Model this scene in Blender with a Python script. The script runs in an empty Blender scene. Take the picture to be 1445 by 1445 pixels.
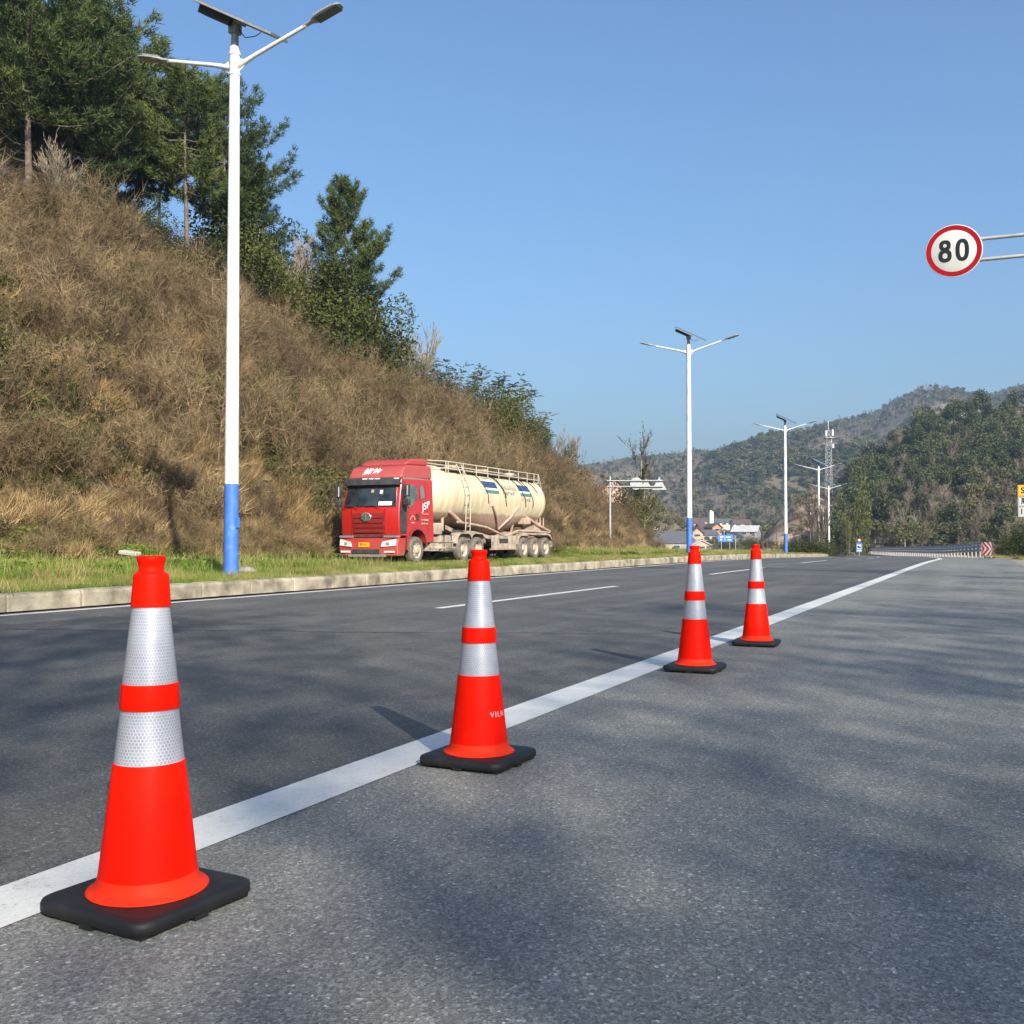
import bpy, bmesh, math, random
import numpy as np
from mathutils import Vector, Matrix, noise
R = math.radians
rng = np.random.default_rng(7)
random.seed(7)
scene = bpy.context.scene
COL = scene.collection

# ---------------------------------------------------------------- camera
F = 1440.0
PITCH = math.atan(39.5 / F)
EYE = 0.945
cam_d = bpy.data.cameras.new('camera')
cam_d.sensor_width = 36; cam_d.lens = 36 * F / 1445
cam_d.clip_start = 0.05; cam_d.clip_end = 9000
cam = bpy.data.objects.new('camera', cam_d); COL.objects.link(cam)
cam.location = (0, 0, EYE); cam.rotation_euler = (math.pi / 2 + PITCH, 0, 0)
scene.camera = cam

# ---------------------------------------------------------------- light
SUN_EL = 30.0
SUN_AZ = math.atan2(0.40, -0.916)          # clockwise from +Y
world = bpy.data.worlds.new('World'); scene.world = world
world.use_nodes = True
wn = world.node_tree.nodes; wl = world.node_tree.links
bg = wn['Background']
sky = wn.new('ShaderNodeTexSky'); sky.sky_type = 'NISHITA'
sky.sun_disc = False
sky.sun_elevation = R(SUN_EL); sky.sun_rotation = SUN_AZ
sky.altitude = 0; sky.air_density = 1.4; sky.dust_density = 3.4; sky.ozone_density = 8.0
wl.new(sky.outputs[0], bg.inputs[0]); bg.inputs[1].default_value = 0.102
sd = bpy.data.lights.new('sun', 'SUN'); sd.energy = 4.4; sd.angle = R(0.55); sd.color = (1.0, 0.93, 0.80)
sun = bpy.data.objects.new('sun', sd); COL.objects.link(sun)
tosun = Vector((math.sin(SUN_AZ) * math.cos(R(SUN_EL)), math.cos(SUN_AZ) * math.cos(R(SUN_EL)), math.sin(R(SUN_EL))))
sun.rotation_euler = tosun.to_track_quat('Z', 'Y').to_euler(); sun.location = (20, -30, 40)
scene.view_settings.view_transform = 'Standard'; scene.view_settings.look = 'None'
scene.view_settings.exposure = 0.92; scene.view_settings.gamma = 1
scene.view_settings.use_curve_mapping = False
scene.cycles.max_bounces = 6; scene.cycles.transparent_max_bounces = 8
scene.cycles.use_denoising = True

# ---------------------------------------------------------------- frames
CT, ST = 0.907, 0.421                      # the road runs 24.9 degrees right of the view
_n = math.hypot(CT, ST); CT /= _n; ST /= _n
ROADROT = -math.atan2(ST, CT)              # z rotation that turns +Y into the road direction
def bend(t):
    return max(0.0, t - 50) ** 2 / 1200.0
def zroad(t):
    if t < 40: return 0.0
    if t < 69: return -0.0003 * (t - 40) ** 2
    return max(-0.2523 - 0.0125 * (t - 69), -3.6)
def RD(off, t, z=0.0):                     # road frame: offset to the right, distance along
    o = off - bend(t)
    return Vector((o * CT + t * ST, -o * ST + t * CT, z))
def toroad(X, Y):
    o = X * CT - Y * ST; t = X * ST + Y * CT
    return o + bend(t), t
def P(px, py, Y):                          # a point of the photograph at depth Y (metres ahead)
    u = (px - 722.5) / F; v = -(py - 722.5) / F
    yd = math.cos(PITCH) - v * math.sin(PITCH); zd = math.sin(PITCH) + v * math.cos(PITCH)
    k = Y / yd
    return Vector((u * k, Y, EYE + zd * k))
def fbm(x, y, z=0.0, oct=4):
    return noise.fractal(Vector((x, y, z)), 1.0, 2.0, oct)
def lerp(x, xs, ys): return float(np.interp(x, xs, ys))

# ---------------------------------------------------------------- materials
def new_mat(name):
    m = bpy.data.materials.new(name); m.use_nodes = True
    return m, m.node_tree.nodes, m.node_tree.links, m.node_tree.nodes['Principled BSDF']
def c4(c): return (c[0], c[1], c[2], 1.0)
def ramp(N, L, src, stops):
    r = N.new('ShaderNodeValToRGB')
    el = r.color_ramp.elements
    el[0].position = stops[0][0]; el[0].color = c4(stops[0][1])
    el[1].position = stops[-1][0]; el[1].color = c4(stops[-1][1])
    for p, c in stops[1:-1]:
        e = el.new(p); e.color = c4(c)
    L.new(src, r.inputs[0]); return r.outputs[0]
def noisen(N, L, vec, scale, detail=3, rough=0.55, dist=0.0):
    n = N.new('ShaderNodeTexNoise'); n.inputs['Scale'].default_value = scale
    n.inputs['Detail'].default_value = detail; n.inputs['Roughness'].default_value = rough
    n.inputs['Distortion'].default_value = dist
    if vec is not None: L.new(vec, n.inputs['Vector'])
    return n.outputs[0]
def mixc(N, L, fac, a, b, mode='MIX'):
    m = N.new('ShaderNodeMix'); m.data_type = 'RGBA'; m.blend_type = mode
    for sock, v in ((0, fac), (6, a), (7, b)):
        if hasattr(v, 'is_output'): L.new(v, m.inputs[sock])
        elif isinstance(v, (int, float)): m.inputs[sock].default_value = v
        else: m.inputs[sock].default_value = c4(v)
    return m.outputs[2]
def math_(N, L, op, a, b=None, c=None):
    m = N.new('ShaderNodeMath'); m.operation = op
    for i, v in enumerate((a, b, c)):
        if v is None: continue
        if hasattr(v, 'is_output'): L.new(v, m.inputs[i])
        else: m.inputs[i].default_value = v
    return m.outputs[0]
def vmath(N, L, op, a, b=None):
    m = N.new('ShaderNodeVectorMath'); m.operation = op
    for i, v in enumerate((a, b)):
        if v is None: continue
        if hasattr(v, 'is_output'): L.new(v, m.inputs[i])
        else: m.inputs[i].default_value = v
    return m.outputs['Value'] if op in ('DOT_PRODUCT', 'LENGTH') else m.outputs[0]
def bump(N, L, B, h, strength=0.3, dist=0.01):
    b = N.new('ShaderNodeBump'); b.inputs['Strength'].default_value = strength; b.inputs['Distance'].default_value = dist
    L.new(h, b.inputs['Height']); L.new(b.outputs[0], B.inputs['Normal'])
def position(N):
    g = N.new('ShaderNodeNewGeometry'); return g.outputs['Position']
def objco(N):
    g = N.new('ShaderNodeTexCoord'); return g.outputs['Object']
def pm(name, stops, scale=4.0, rough=0.6, metal=0.0, bs=0.0, bscale=40.0, coat=0.0, detail=4, obj=True, spec=0.5, bdist=0.01):
    """a procedural material: noise through a colour ramp, fine relief"""
    m, N, L, B = new_mat(name)
    vec = objco(N) if obj else position(N)
    if not isinstance(stops, list): stops = [(0.3, tuple(x * 0.9 for x in stops)), (0.7, tuple(min(1, x * 1.08) for x in stops))]
    n = noisen(N, L, vec, scale, detail)
    L.new(ramp(N, L, n, stops), B.inputs['Base Color'])
    B.inputs['Roughness'].default_value = rough; B.inputs['Metallic'].default_value = metal
    B.inputs['Specular IOR Level'].default_value = spec
    if coat: B.inputs['Coat Weight'].default_value = coat; B.inputs['Coat Roughness'].default_value = 0.08
    if bs: bump(N, L, B, noisen(N, L, vec, bscale, 3), bs, bdist)
    return m
def leafmat(name, dark, mid, light, scale=0.5, trans=0.25, fine=4.0):
    m, N, L, B = new_mat(name)
    pos = position(N)
    n1 = noisen(N, L, pos, scale, 3); n2 = noisen(N, L, pos, fine, 2)
    f = math_(N, L, 'ADD', math_(N, L, 'MULTIPLY', n1, 0.6), math_(N, L, 'MULTIPLY', n2, 0.4))
    oi = N.new('ShaderNodeObjectInfo')
    f = math_(N, L, 'ADD', f, math_(N, L, 'MULTIPLY', math_(N, L, 'SUBTRACT', oi.outputs['Random'], 0.5), 0.28))
    col = ramp(N, L, f, [(0.3, dark), (0.5, mid), (0.72, light)])
    L.new(col, B.inputs['Base Color']); B.inputs['Roughness'].default_value = 0.65
    B.inputs['Specular IOR Level'].default_value = 0.25
    if trans:
        out = N['Material Output']; t = N.new('ShaderNodeBsdfTranslucent'); L.new(col, t.inputs[0])
        mx = N.new('ShaderNodeMixShader'); mx.inputs[0].default_value = trans
        L.new(B.outputs[0], mx.inputs[1]); L.new(t.outputs[0], mx.inputs[2]); L.new(mx.outputs[0], out.inputs[0])
    return m

def asphalt(name, base, warm, grit, speck):
    m, N, L, B = new_mat(name)
    pos = position(N)
    mp = N.new('ShaderNodeMapping'); mp.inputs['Rotation'].default_value = (0, 0, -ROADROT)
    L.new(pos, mp.inputs['Vector'])
    st = N.new('ShaderNodeMapping'); st.inputs['Scale'].default_value = (1.6, 0.10, 1); L.new(mp.outputs[0], st.inputs['Vector'])
    big = noisen(N, L, st.outputs[0], 0.9, 5, 0.6)
    blot = noisen(N, L, pos, 0.45, 5, 0.62)
    fac = math_(N, L, 'ADD', math_(N, L, 'MULTIPLY', big, 0.5), math_(N, L, 'MULTIPLY', blot, 0.5))
    c = ramp(N, L, fac, [(0.34, tuple(x * 0.72 for x in base)), (0.5, base), (0.66, warm)])
    v = N.new('ShaderNodeTexVoronoi'); v.inputs['Scale'].default_value = grit; L.new(pos, v.inputs['Vector'])
    bwn = N.new('ShaderNodeRGBToBW'); L.new(v.outputs['Color'], bwn.inputs[0])
    stones = ramp(N, L, bwn.outputs[0], [(0.0, (0.45,) * 3), (0.6, (0.95,) * 3), (0.86, (1.35,) * 3), (1.0, (2.6 * speck,) * 3)])
    c = mixc(N, L, 1.0, c, stones, 'MULTIPLY')
    fine = noisen(N, L, pos, grit * 1.7, 3, 0.7)
    c = mixc(N, L, 1.0, c, ramp(N, L, fine, [(0.3, (0.5,) * 3), (0.5, (1.0,) * 3), (0.72, (1.6,) * 3)]), 'MULTIPLY')
    sn = noisen(N, L, pos, 1.1, 6, 0.7, 0.6)
    c = mixc(N, L, 1.0, c, ramp(N, L, sn, [(0.0, (1.0,) * 3), (0.60, (1.0,) * 3), (0.66, (0.74,) * 3), (1.0, (0.66,) * 3)]), 'MULTIPLY')
    sn2 = noisen(N, L, st.outputs[0], 5.0, 5, 0.75)
    c = mixc(N, L, 1.0, c, ramp(N, L, sn2, [(0.0, (0.86,) * 3), (0.42, (0.96,) * 3), (0.6, (1.03,) * 3), (1.0, (1.12,) * 3)]), 'MULTIPLY')
    L.new(c, B.inputs['Base Color'])
    B.inputs['Roughness'].default_value = 0.78; B.inputs['Specular IOR Level'].default_value = 0.35
    h = math_(N, L, 'ADD', v.outputs['Distance'], fine)
    bump(N, L, B, h, 0.55, 0.004)
    return m

M = {}
M['asphalt_lane'] = asphalt('asphalt_lane', (0.104, 0.104, 0.097), (0.156, 0.152, 0.138), 130, 1.2)
M['asphalt_shoulder'] = asphalt('asphalt_shoulder', (0.200, 0.200, 0.180), (0.262, 0.254, 0.222), 125, 1.1)
def paint(name, c, wear):
    m, N, L, B = new_mat(name)
    pos = position(N)
    a = noisen(N, L, pos, 3.5, 8, 0.75); b = noisen(N, L, pos, 90, 3, 0.75)
    f = math_(N, L, 'ADD', math_(N, L, 'MULTIPLY', a, 0.55), math_(N, L, 'MULTIPLY', b, 0.45))
    L.new(ramp(N, L, f, [(0.30, (0.10, 0.10, 0.10)), (wear, tuple(x * 0.8 for x in c)), (0.62, c)]), B.inputs['Base Color'])
    B.inputs['Roughness'].default_value = 0.6; bump(N, L, B, b, 0.4, 0.003)
    return m
M['line_paint'] = paint('line_paint', (0.68, 0.67, 0.62), 0.42)
M['crack_seal'] = pm('crack_seal', (0.016, 0.016, 0.017), 8, 0.5, obj=False)
M['concrete'] = pm('concrete', [(0.33, (0.12, 0.098, 0.068)), (0.5, (0.27, 0.23, 0.165)), (0.68, (0.42, 0.365, 0.27))], 2.6, 0.9, bs=0.8, bscale=45, detail=9, obj=False)
M['concrete_pale'] = pm('concrete_pale', [(0.3, (0.36, 0.33, 0.29)), (0.7, (0.5, 0.46, 0.40))], 1.2, 0.85, bs=0.3, bscale=30, obj=False)
M['soil'] = pm('soil', [(0.38, (0.05, 0.042, 0.022)), (0.5, (0.11, 0.082, 0.045)), (0.64, (0.20, 0.15, 0.085))], 5.0, 0.95, bs=1.0, bscale=26, spec=0.1, bdist=0.05, obj=False, detail=8)
M['verge_soil'] = pm('verge_soil', [(0.36, (0.045, 0.055, 0.016)), (0.48, (0.09, 0.085, 0.032)), (0.58, (0.16, 0.12, 0.058)), (0.7, (0.24, 0.18, 0.095))], 5.0, 0.95, bs=1.0, bscale=26, spec=0.1, bdist=0.05, obj=False, detail=8)
M['gravel'] = pm('gravel', [(0.3, (0.16, 0.14, 0.11)), (0.7, (0.34, 0.31, 0.26))], 14, 0.9, bs=0.8, bscale=40, obj=False)
M['field'] = pm('field', [(0.3, (0.045, 0.05, 0.025)), (0.5, (0.09, 0.085, 0.05)), (0.7, (0.15, 0.13, 0.085))], 0.06, 0.9, obj=False, detail=8)
M['mountain'] = pm('mountain', [(0.34, (0.07, 0.07, 0.036)), (0.5, (0.14, 0.11, 0.068)), (0.68, (0.22, 0.17, 0.11))], 0.012, 0.95, obj=False, detail=9)
M['earth_cut'] = pm('earth_cut', [(0.35, (0.12, 0.08, 0.05)), (0.5, (0.28, 0.18, 0.10)), (0.65, (0.42, 0.30, 0.19))], 0.12, 0.9, obj=False, detail=8)
M['twig'] = leafmat('twig', (0.058, 0.039, 0.020), (0.148, 0.102, 0.054), (0.28, 0.20, 0.105), 0.30, 0.0, 3.0)
M['olive_leaf'] = leafmat('olive_leaf', (0.034, 0.040, 0.011), (0.085, 0.086, 0.024), (0.17, 0.15, 0.045), 0.5, 0.2)
M['straw'] = leafmat('straw', (0.20, 0.13, 0.055), (0.37, 0.25, 0.115), (0.52, 0.38, 0.20), 0.4, 0.15)
M['grass'] = leafmat('grass', (0.055, 0.11, 0.010), (0.125, 0.205, 0.022), (0.25, 0.31, 0.05), 0.6, 0.3)
M['dry_grass'] = leafmat('dry_grass', (0.19, 0.16, 0.05), (0.32, 0.265, 0.10), (0.48, 0.39, 0.19), 0.6, 0.2)
M['pine_needle'] = leafmat('pine_needle', (0.022, 0.038, 0.010), (0.055, 0.082, 0.020), (0.13, 0.155, 0.036), 0.35, 0.15)
M['bush_leaf'] = leafmat('bush_leaf', (0.020, 0.032, 0.008), (0.055, 0.070, 0.015), (0.13, 0.135, 0.032), 0.5, 0.2)
M['bamboo_leaf'] = leafmat('bamboo_leaf', (0.035, 0.045, 0.012), (0.085, 0.095, 0.024), (0.16, 0.155, 0.045), 0.5, 0.3)
M['willow_leaf'] = leafmat('willow_leaf', (0.08, 0.09, 0.02), (0.15, 0.15, 0.035), (0.23, 0.22, 0.06), 0.5, 0.3)
M['russet_leaf'] = leafmat('russet_leaf', (0.07, 0.035, 0.014), (0.16, 0.085, 0.035), (0.26, 0.15, 0.07), 0.5, 0.2)
M['forest_leaf'] = leafmat('forest_leaf', (0.024, 0.036, 0.013), (0.060, 0.074, 0.024), (0.125, 0.13, 0.042), 0.12, 0.15, 1.2)
M['forest_olive'] = leafmat('forest_olive', (0.05, 0.05, 0.019), (0.105, 0.098, 0.036), (0.19, 0.16, 0.065), 0.12, 0.15, 1.2)
M['bare_twig'] = leafmat('bare_twig', (0.10, 0.078, 0.052), (0.19, 0.15, 0.105), (0.30, 0.25, 0.18), 0.12, 0.0, 1.2)
M['dark_twig'] = leafmat('dark_twig', (0.035, 0.028, 0.022), (0.07, 0.055, 0.042), (0.11, 0.09, 0.07), 0.4, 0.0)
M['bark'] = pm('bark', [(0.3, (0.07, 0.048, 0.036)), (0.7, (0.20, 0.145, 0.11))], 6, 0.9, bs=0.8, bscale=22, detail=6)
M['grey_bark'] = pm('grey_bark', [(0.3, (0.14, 0.125, 0.10)), (0.7, (0.32, 0.29, 0.24))], 5, 0.9, bs=0.5, bscale=22)
M['pole_white'] = pm('pole_white', [(0.35, (0.55, 0.535, 0.49)), (0.48, (0.70, 0.69, 0.65)), (0.7, (0.77, 0.76, 0.72))], 2.5, 0.5, detail=8)
M['pole_blue'] = pm('pole_blue', [(0.3, (0.045, 0.13, 0.42)), (0.55, (0.055, 0.16, 0.50)), (0.75, (0.12, 0.24, 0.58))], 6, 0.5, bs=0.12, bscale=30)
M['galvanised'] = pm('galvanised', [(0.3, (0.30, 0.30, 0.29)), (0.7, (0.44, 0.44, 0.42))], 8, 0.5, 0.35)
M['pole_grey'] = pm('pole_grey', [(0.3, (0.22, 0.23, 0.24)), (0.7, (0.34, 0.35, 0.36))], 8, 0.5, 0.2)
M['dark_metal'] = pm('dark_metal', (0.028, 0.03, 0.034), 8, 0.5)
M['solar_cell'] = pm('solar_cell', (0.012, 0.018, 0.05), 4, 0.15, coat=0.5)
M['led_glass'] = pm('led_glass', (0.12, 0.12, 0.12), 8, 0.25)
M['black_rubber'] = pm('black_rubber', [(0.35, (0.006, 0.006, 0.006)), (0.6, (0.010, 0.010, 0.010)), (0.8, (0.035, 0.032, 0.028))], 9, 0.62, bs=0.35, bscale=120, bdist=0.003)

def cone_plastic(name, a, b, rough):
    m, N, L, B = new_mat(name)
    o = objco(N)
    n = noisen(N, L, o, 5, 4)
    sm_ = noisen(N, L, o, 16, 9, 0.75, 0.8)
    L.new(mixc(N, L, ramp(N, L, sm_, [(0.0, (0.0,) * 3), (0.60, (0.0,) * 3), (0.70, (0.30,) * 3), (1.0, (0.35,) * 3)]), ramp(N, L, n, [(0.3, a), (0.7, b)]), (0.30, 0.02, 0.01)), B.inputs['Base Color'])
    sc = noisen(N, L, o, 60, 4)
    L.new(ramp(N, L, sc, [(0.35, (rough,) * 3), (0.75, (rough + 0.12,) * 3)]), B.inputs['Roughness'])
    B.inputs['Specular IOR Level'].default_value = 0.09
    bump(N, L, B, noisen(N, L, o, 14, 3), 0.10, 0.004)
    return m
M['cone_orange'] = cone_plastic('cone_orange', (0.88, 0.006, 0.0002), (0.94, 0.011, 0.0003), 0.46)
M['cone_flange'] = cone_plastic('cone_flange', (0.82, 0.028, 0.008), (0.88, 0.045, 0.014), 0.5)
def reflective():
    m, N, L, B = new_mat('reflective_sheet')
    uv = N.new('ShaderNodeUVMap').outputs[0]
    S = (1.0, 1.7320508, 1.0)
    def cell(off):
        p = vmath(N, L, 'ADD', uv, off); q = vmath(N, L, 'MODULO', p, S)
        q = vmath(N, L, 'SUBTRACT', q, (0.5, 0.8660254, 0.5)); return q
    a = cell((100.0, 173.20508, 0)); b = cell((100.5, 174.0711, 0))
    flat = (1, 1, 0)
    a = vmath(N, L, 'MULTIPLY', a, flat); b = vmath(N, L, 'MULTIPLY', b, flat)
    sel = math_(N, L, 'LESS_THAN', vmath(N, L, 'LENGTH', a), vmath(N, L, 'LENGTH', b))
    mx = N.new('ShaderNodeMix'); mx.data_type = 'VECTOR'
    L.new(sel, mx.inputs[0]); L.new(b, mx.inputs[4]); L.new(a, mx.inputs[5])
    g = vmath(N, L, 'ABSOLUTE', mx.outputs[1])
    d1 = vmath(N, L, 'DOT_PRODUCT', g, (0.5, 0.8660254, 0)); sx = N.new('ShaderNodeSeparateXYZ'); L.new(g, sx.inputs[0])
    h = math_(N, L, 'MAXIMUM', d1, sx.outputs[0])
    line = math_(N, L, 'GREATER_THAN', h, 0.435)
    nn = noisen(N, L, objco(N), 25, 3)
    base = mixc(N, L, line, ramp(N, L, nn, [(0.3, (0.30, 0.31, 0.35)), (0.7, (0.38, 0.385, 0.43))]), (0.56, 0.56, 0.60))
    L.new(base, B.inputs['Base Color'])
    L.new(math_(N, L, 'MULTIPLY', math_(N, L, 'SUBTRACT', 1.0, line), 0.35), B.inputs['Metallic'])
    B.inputs['Roughness'].default_value = 0.38
    B.inputs['Coat Weight'].default_value = 0.25; B.inputs['Coat Roughness'].default_value = 0.2
    return m
M['reflective'] = reflective()
M['white_print'] = pm('white_print', (0.78, 0.76, 0.74), 20, 0.5)
M['sign_white'] = pm('sign_white', [(0.3, (0.44, 0.44, 0.41)), (0.7, (0.50, 0.50, 0.47))], 5, 0.45)
M['sign_red'] = pm('sign_red', (0.27, 0.001, 0.007), 5, 0.6, spec=0.12)
M['sign_black'] = pm('sign_black', (0.009, 0.011, 0.012), 5, 0.6, spec=0.2)
M['sign_yellow'] = pm('sign_yellow', (0.72, 0.40, 0.03), 5, 0.45)
M['sign_blue'] = pm('sign_blue', (0.03, 0.15, 0.46), 5, 0.45)
M['board_white'] = pm('board_white', (0.34, 0.33, 0.31), 6, 0.6)
M['board_red'] = pm('board_red', (0.17, 0.005, 0.008), 6, 0.6)
M['rail_post'] = pm('rail_post', (0.30, 0.26, 0.22), 6, 0.8)
M['sign_back'] = pm('sign_back', (0.36, 0.37, 0.37), 3, 0.5, 0.3)
# truck
def dusty(name, paintc, dust, lo, hi, rough=0.3, coat=0.6, metal=0.0, amp=0.9):
    """paint with road dust that has settled on its lower part (fixed to the object)"""
    m, N, L, B = new_mat(name)
    o = objco(N); s = N.new('ShaderNodeSeparateXYZ'); L.new(o, s.inputs[0])
    n = noisen(N, L, o, 1.6, 6, 0.65)
    z = math_(N, L, 'ADD', s.outputs[2], math_(N, L, 'MULTIPLY', math_(N, L, 'SUBTRACT', n, 0.5), amp))
    mr = N.new('ShaderNodeMapRange'); L.new(z, mr.inputs[0])
    mr.inputs[1].default_value = lo; mr.inputs[2].default_value = hi; mr.inputs[3].default_value = 1.0; mr.inputs[4].default_value = 0.08
    f2 = noisen(N, L, o, 9, 5, 0.7)
    fac = math_(N, L, 'MULTIPLY', mr.outputs[0], math_(N, L, 'ADD', 0.55, math_(N, L, 'MULTIPLY', f2, 0.7)))
    if amp < 0.5:
        mp = N.new('ShaderNodeMapping'); mp.inputs['Scale'].default_value = (3.2, 1.2, 0.35); L.new(o, mp.inputs['Vector'])
        stn = noisen(N, L, mp.outputs[0], 1.6, 6, 0.7)
        fac = math_(N, L, 'MAXIMUM', fac, ramp(N, L, stn, [(0.42, (0.05,) * 3), (0.60, (0.42,) * 3), (0.75, (0.62,) * 3)]))
    col = mixc(N, L, fac, paintc, dust)
    L.new(col, B.inputs['Base Color']); B.inputs['Metallic'].default_value = metal
    L.new(math_(N, L, 'ADD', rough, math_(N, L, 'MULTIPLY', fac, 0.5)), B.inputs['Roughness'])
    B.inputs['Coat Weight'].default_value = coat; B.inputs['Coat Roughness'].default_value = 0.15
    return m
M['truck_red'] = dusty('truck_red', (0.43, 0.006, 0.005), (0.28, 0.13, 0.09), -0.2, 1.1, 0.28)
M['truck_red_dark'] = dusty('truck_red_dark', (0.22, 0.008, 0.009), (0.26, 0.12, 0.09), -0.2, 1.2, 0.4)
M['roof_red'] = dusty('roof_red', (0.36, 0.012, 0.014), (0.36, 0.12, 0.10), 2.0, 4.6, 0.5, 0.15)
M['tank_cream'] = dusty('tank_cream', (0.66, 0.565, 0.37), (0.33, 0.195, 0.145), 1.94, 2.06, 0.42, 0.2, amp=0.35)
M['dust_steel'] = pm('dust_steel', [(0.3, (0.20, 0.155, 0.115)), (0.5, (0.36, 0.29, 0.22)), (0.7, (0.50, 0.42, 0.33))], 3, 0.85, bs=0.2, bscale=20, detail=7)
M['dust_pink'] = pm('dust_pink', [(0.3, (0.30, 0.19, 0.14)), (0.7, (0.50, 0.36, 0.28))], 3, 0.85, detail=7)
M['tyre'] = pm('tyre', [(0.3, (0.07, 0.06, 0.05)), (0.6, (0.17, 0.145, 0.12)), (0.8, (0.27, 0.23, 0.19))], 5, 0.9, bs=0.3, bscale=30, detail=6)
M['rim'] = pm('rim', [(0.3, (0.28, 0.23, 0.17)), (0.7, (0.50, 0.43, 0.33))], 7, 0.7, detail=6)
M['chassis_dark'] = pm('chassis_dark', [(0.3, (0.02, 0.018, 0.016)), (0.7, (0.07, 0.06, 0.05))], 5, 0.8)
M['trim_black'] = pm('trim_black', [(0.3, (0.025, 0.026, 0.028)), (0.7, (0.06, 0.058, 0.056))], 4, 0.5)
M['trim_grey'] = pm('trim_grey', (0.20, 0.19, 0.18), 5, 0.6)
def glassy(name, a, b):
    m, N, L, B = new_mat(name)
    L.new(ramp(N, L, noisen(N, L, objco(N), 1.1, 3), [(0.35, a), (0.65, b)]), B.inputs['Base Color'])
    B.inputs['Roughness'].default_value = 0.08; B.inputs['Specular IOR Level'].default_value = 0.7
    return m
M['glass_dark'] = glassy('glass_dark', (0.010, 0.014, 0.018), (0.05, 0.06, 0.065))
M['glass_side'] = glassy('glass_side', (0.04, 0.055, 0.05), (0.16, 0.17, 0.15))
M['lamp_glass'] = glassy('lamp_glass', (0.45, 0.45, 0.42), (0.75, 0.74, 0.68))
M['chrome'] = pm('chrome', (0.62, 0.63, 0.6), 9, 0.25, 0.8)
M['emblem_green'] = pm('emblem_green', (0.05, 0.09, 0.06), 9, 0.4)
M['plate_yellow'] = pm('plate_yellow', (0.85, 0.42, 0.015), 9, 0.5)
M['decal_blue'] = pm('decal_blue', (0.028, 0.055, 0.14), 4, 0.5)
M['decal_green'] = pm('decal_green', (0.07, 0.18, 0.13), 4, 0.5)
M['decal_orange'] = pm('decal_orange', (0.72, 0.22, 0.08), 4, 0.5)
M['rope_black'] = pm('rope_black', (0.02, 0.018, 0.018), 10, 0.8)
# village
def wallm(n, c): return pm(n, [(0.3, tuple(x * 0.75 for x in c)), (0.7, c)], 0.5, 0.9, obj=False, detail=6)
M['wall_cream'] = wallm('wall_cream', (0.55, 0.50, 0.40)); M['wall_tan'] = wallm('wall_tan', (0.50, 0.35, 0.21))
M['wall_white'] = wallm('wall_white', (0.66, 0.64, 0.60)); M['wall_grey'] = wallm('wall_grey', (0.32, 0.30, 0.28))
M['wall_orange'] = wallm('wall_orange', (0.62, 0.24, 0.12)); M['wall_pink'] = wallm('wall_pink', (0.55, 0.36, 0.28))
M['roof_slate'] = wallm('roof_slate', (0.11, 0.11, 0.12)); M['roof_brown'] = wallm('roof_brown', (0.12, 0.08, 0.07))
M['roof_white'] = wallm('roof_white', (0.55, 0.53, 0.50)); M['shed_blue'] = wallm('shed_blue', (0.02, 0.10, 0.50))
M['window_dark'] = glassy('window_dark', (0.03, 0.035, 0.04), (0.08, 0.09, 0.10))

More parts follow.
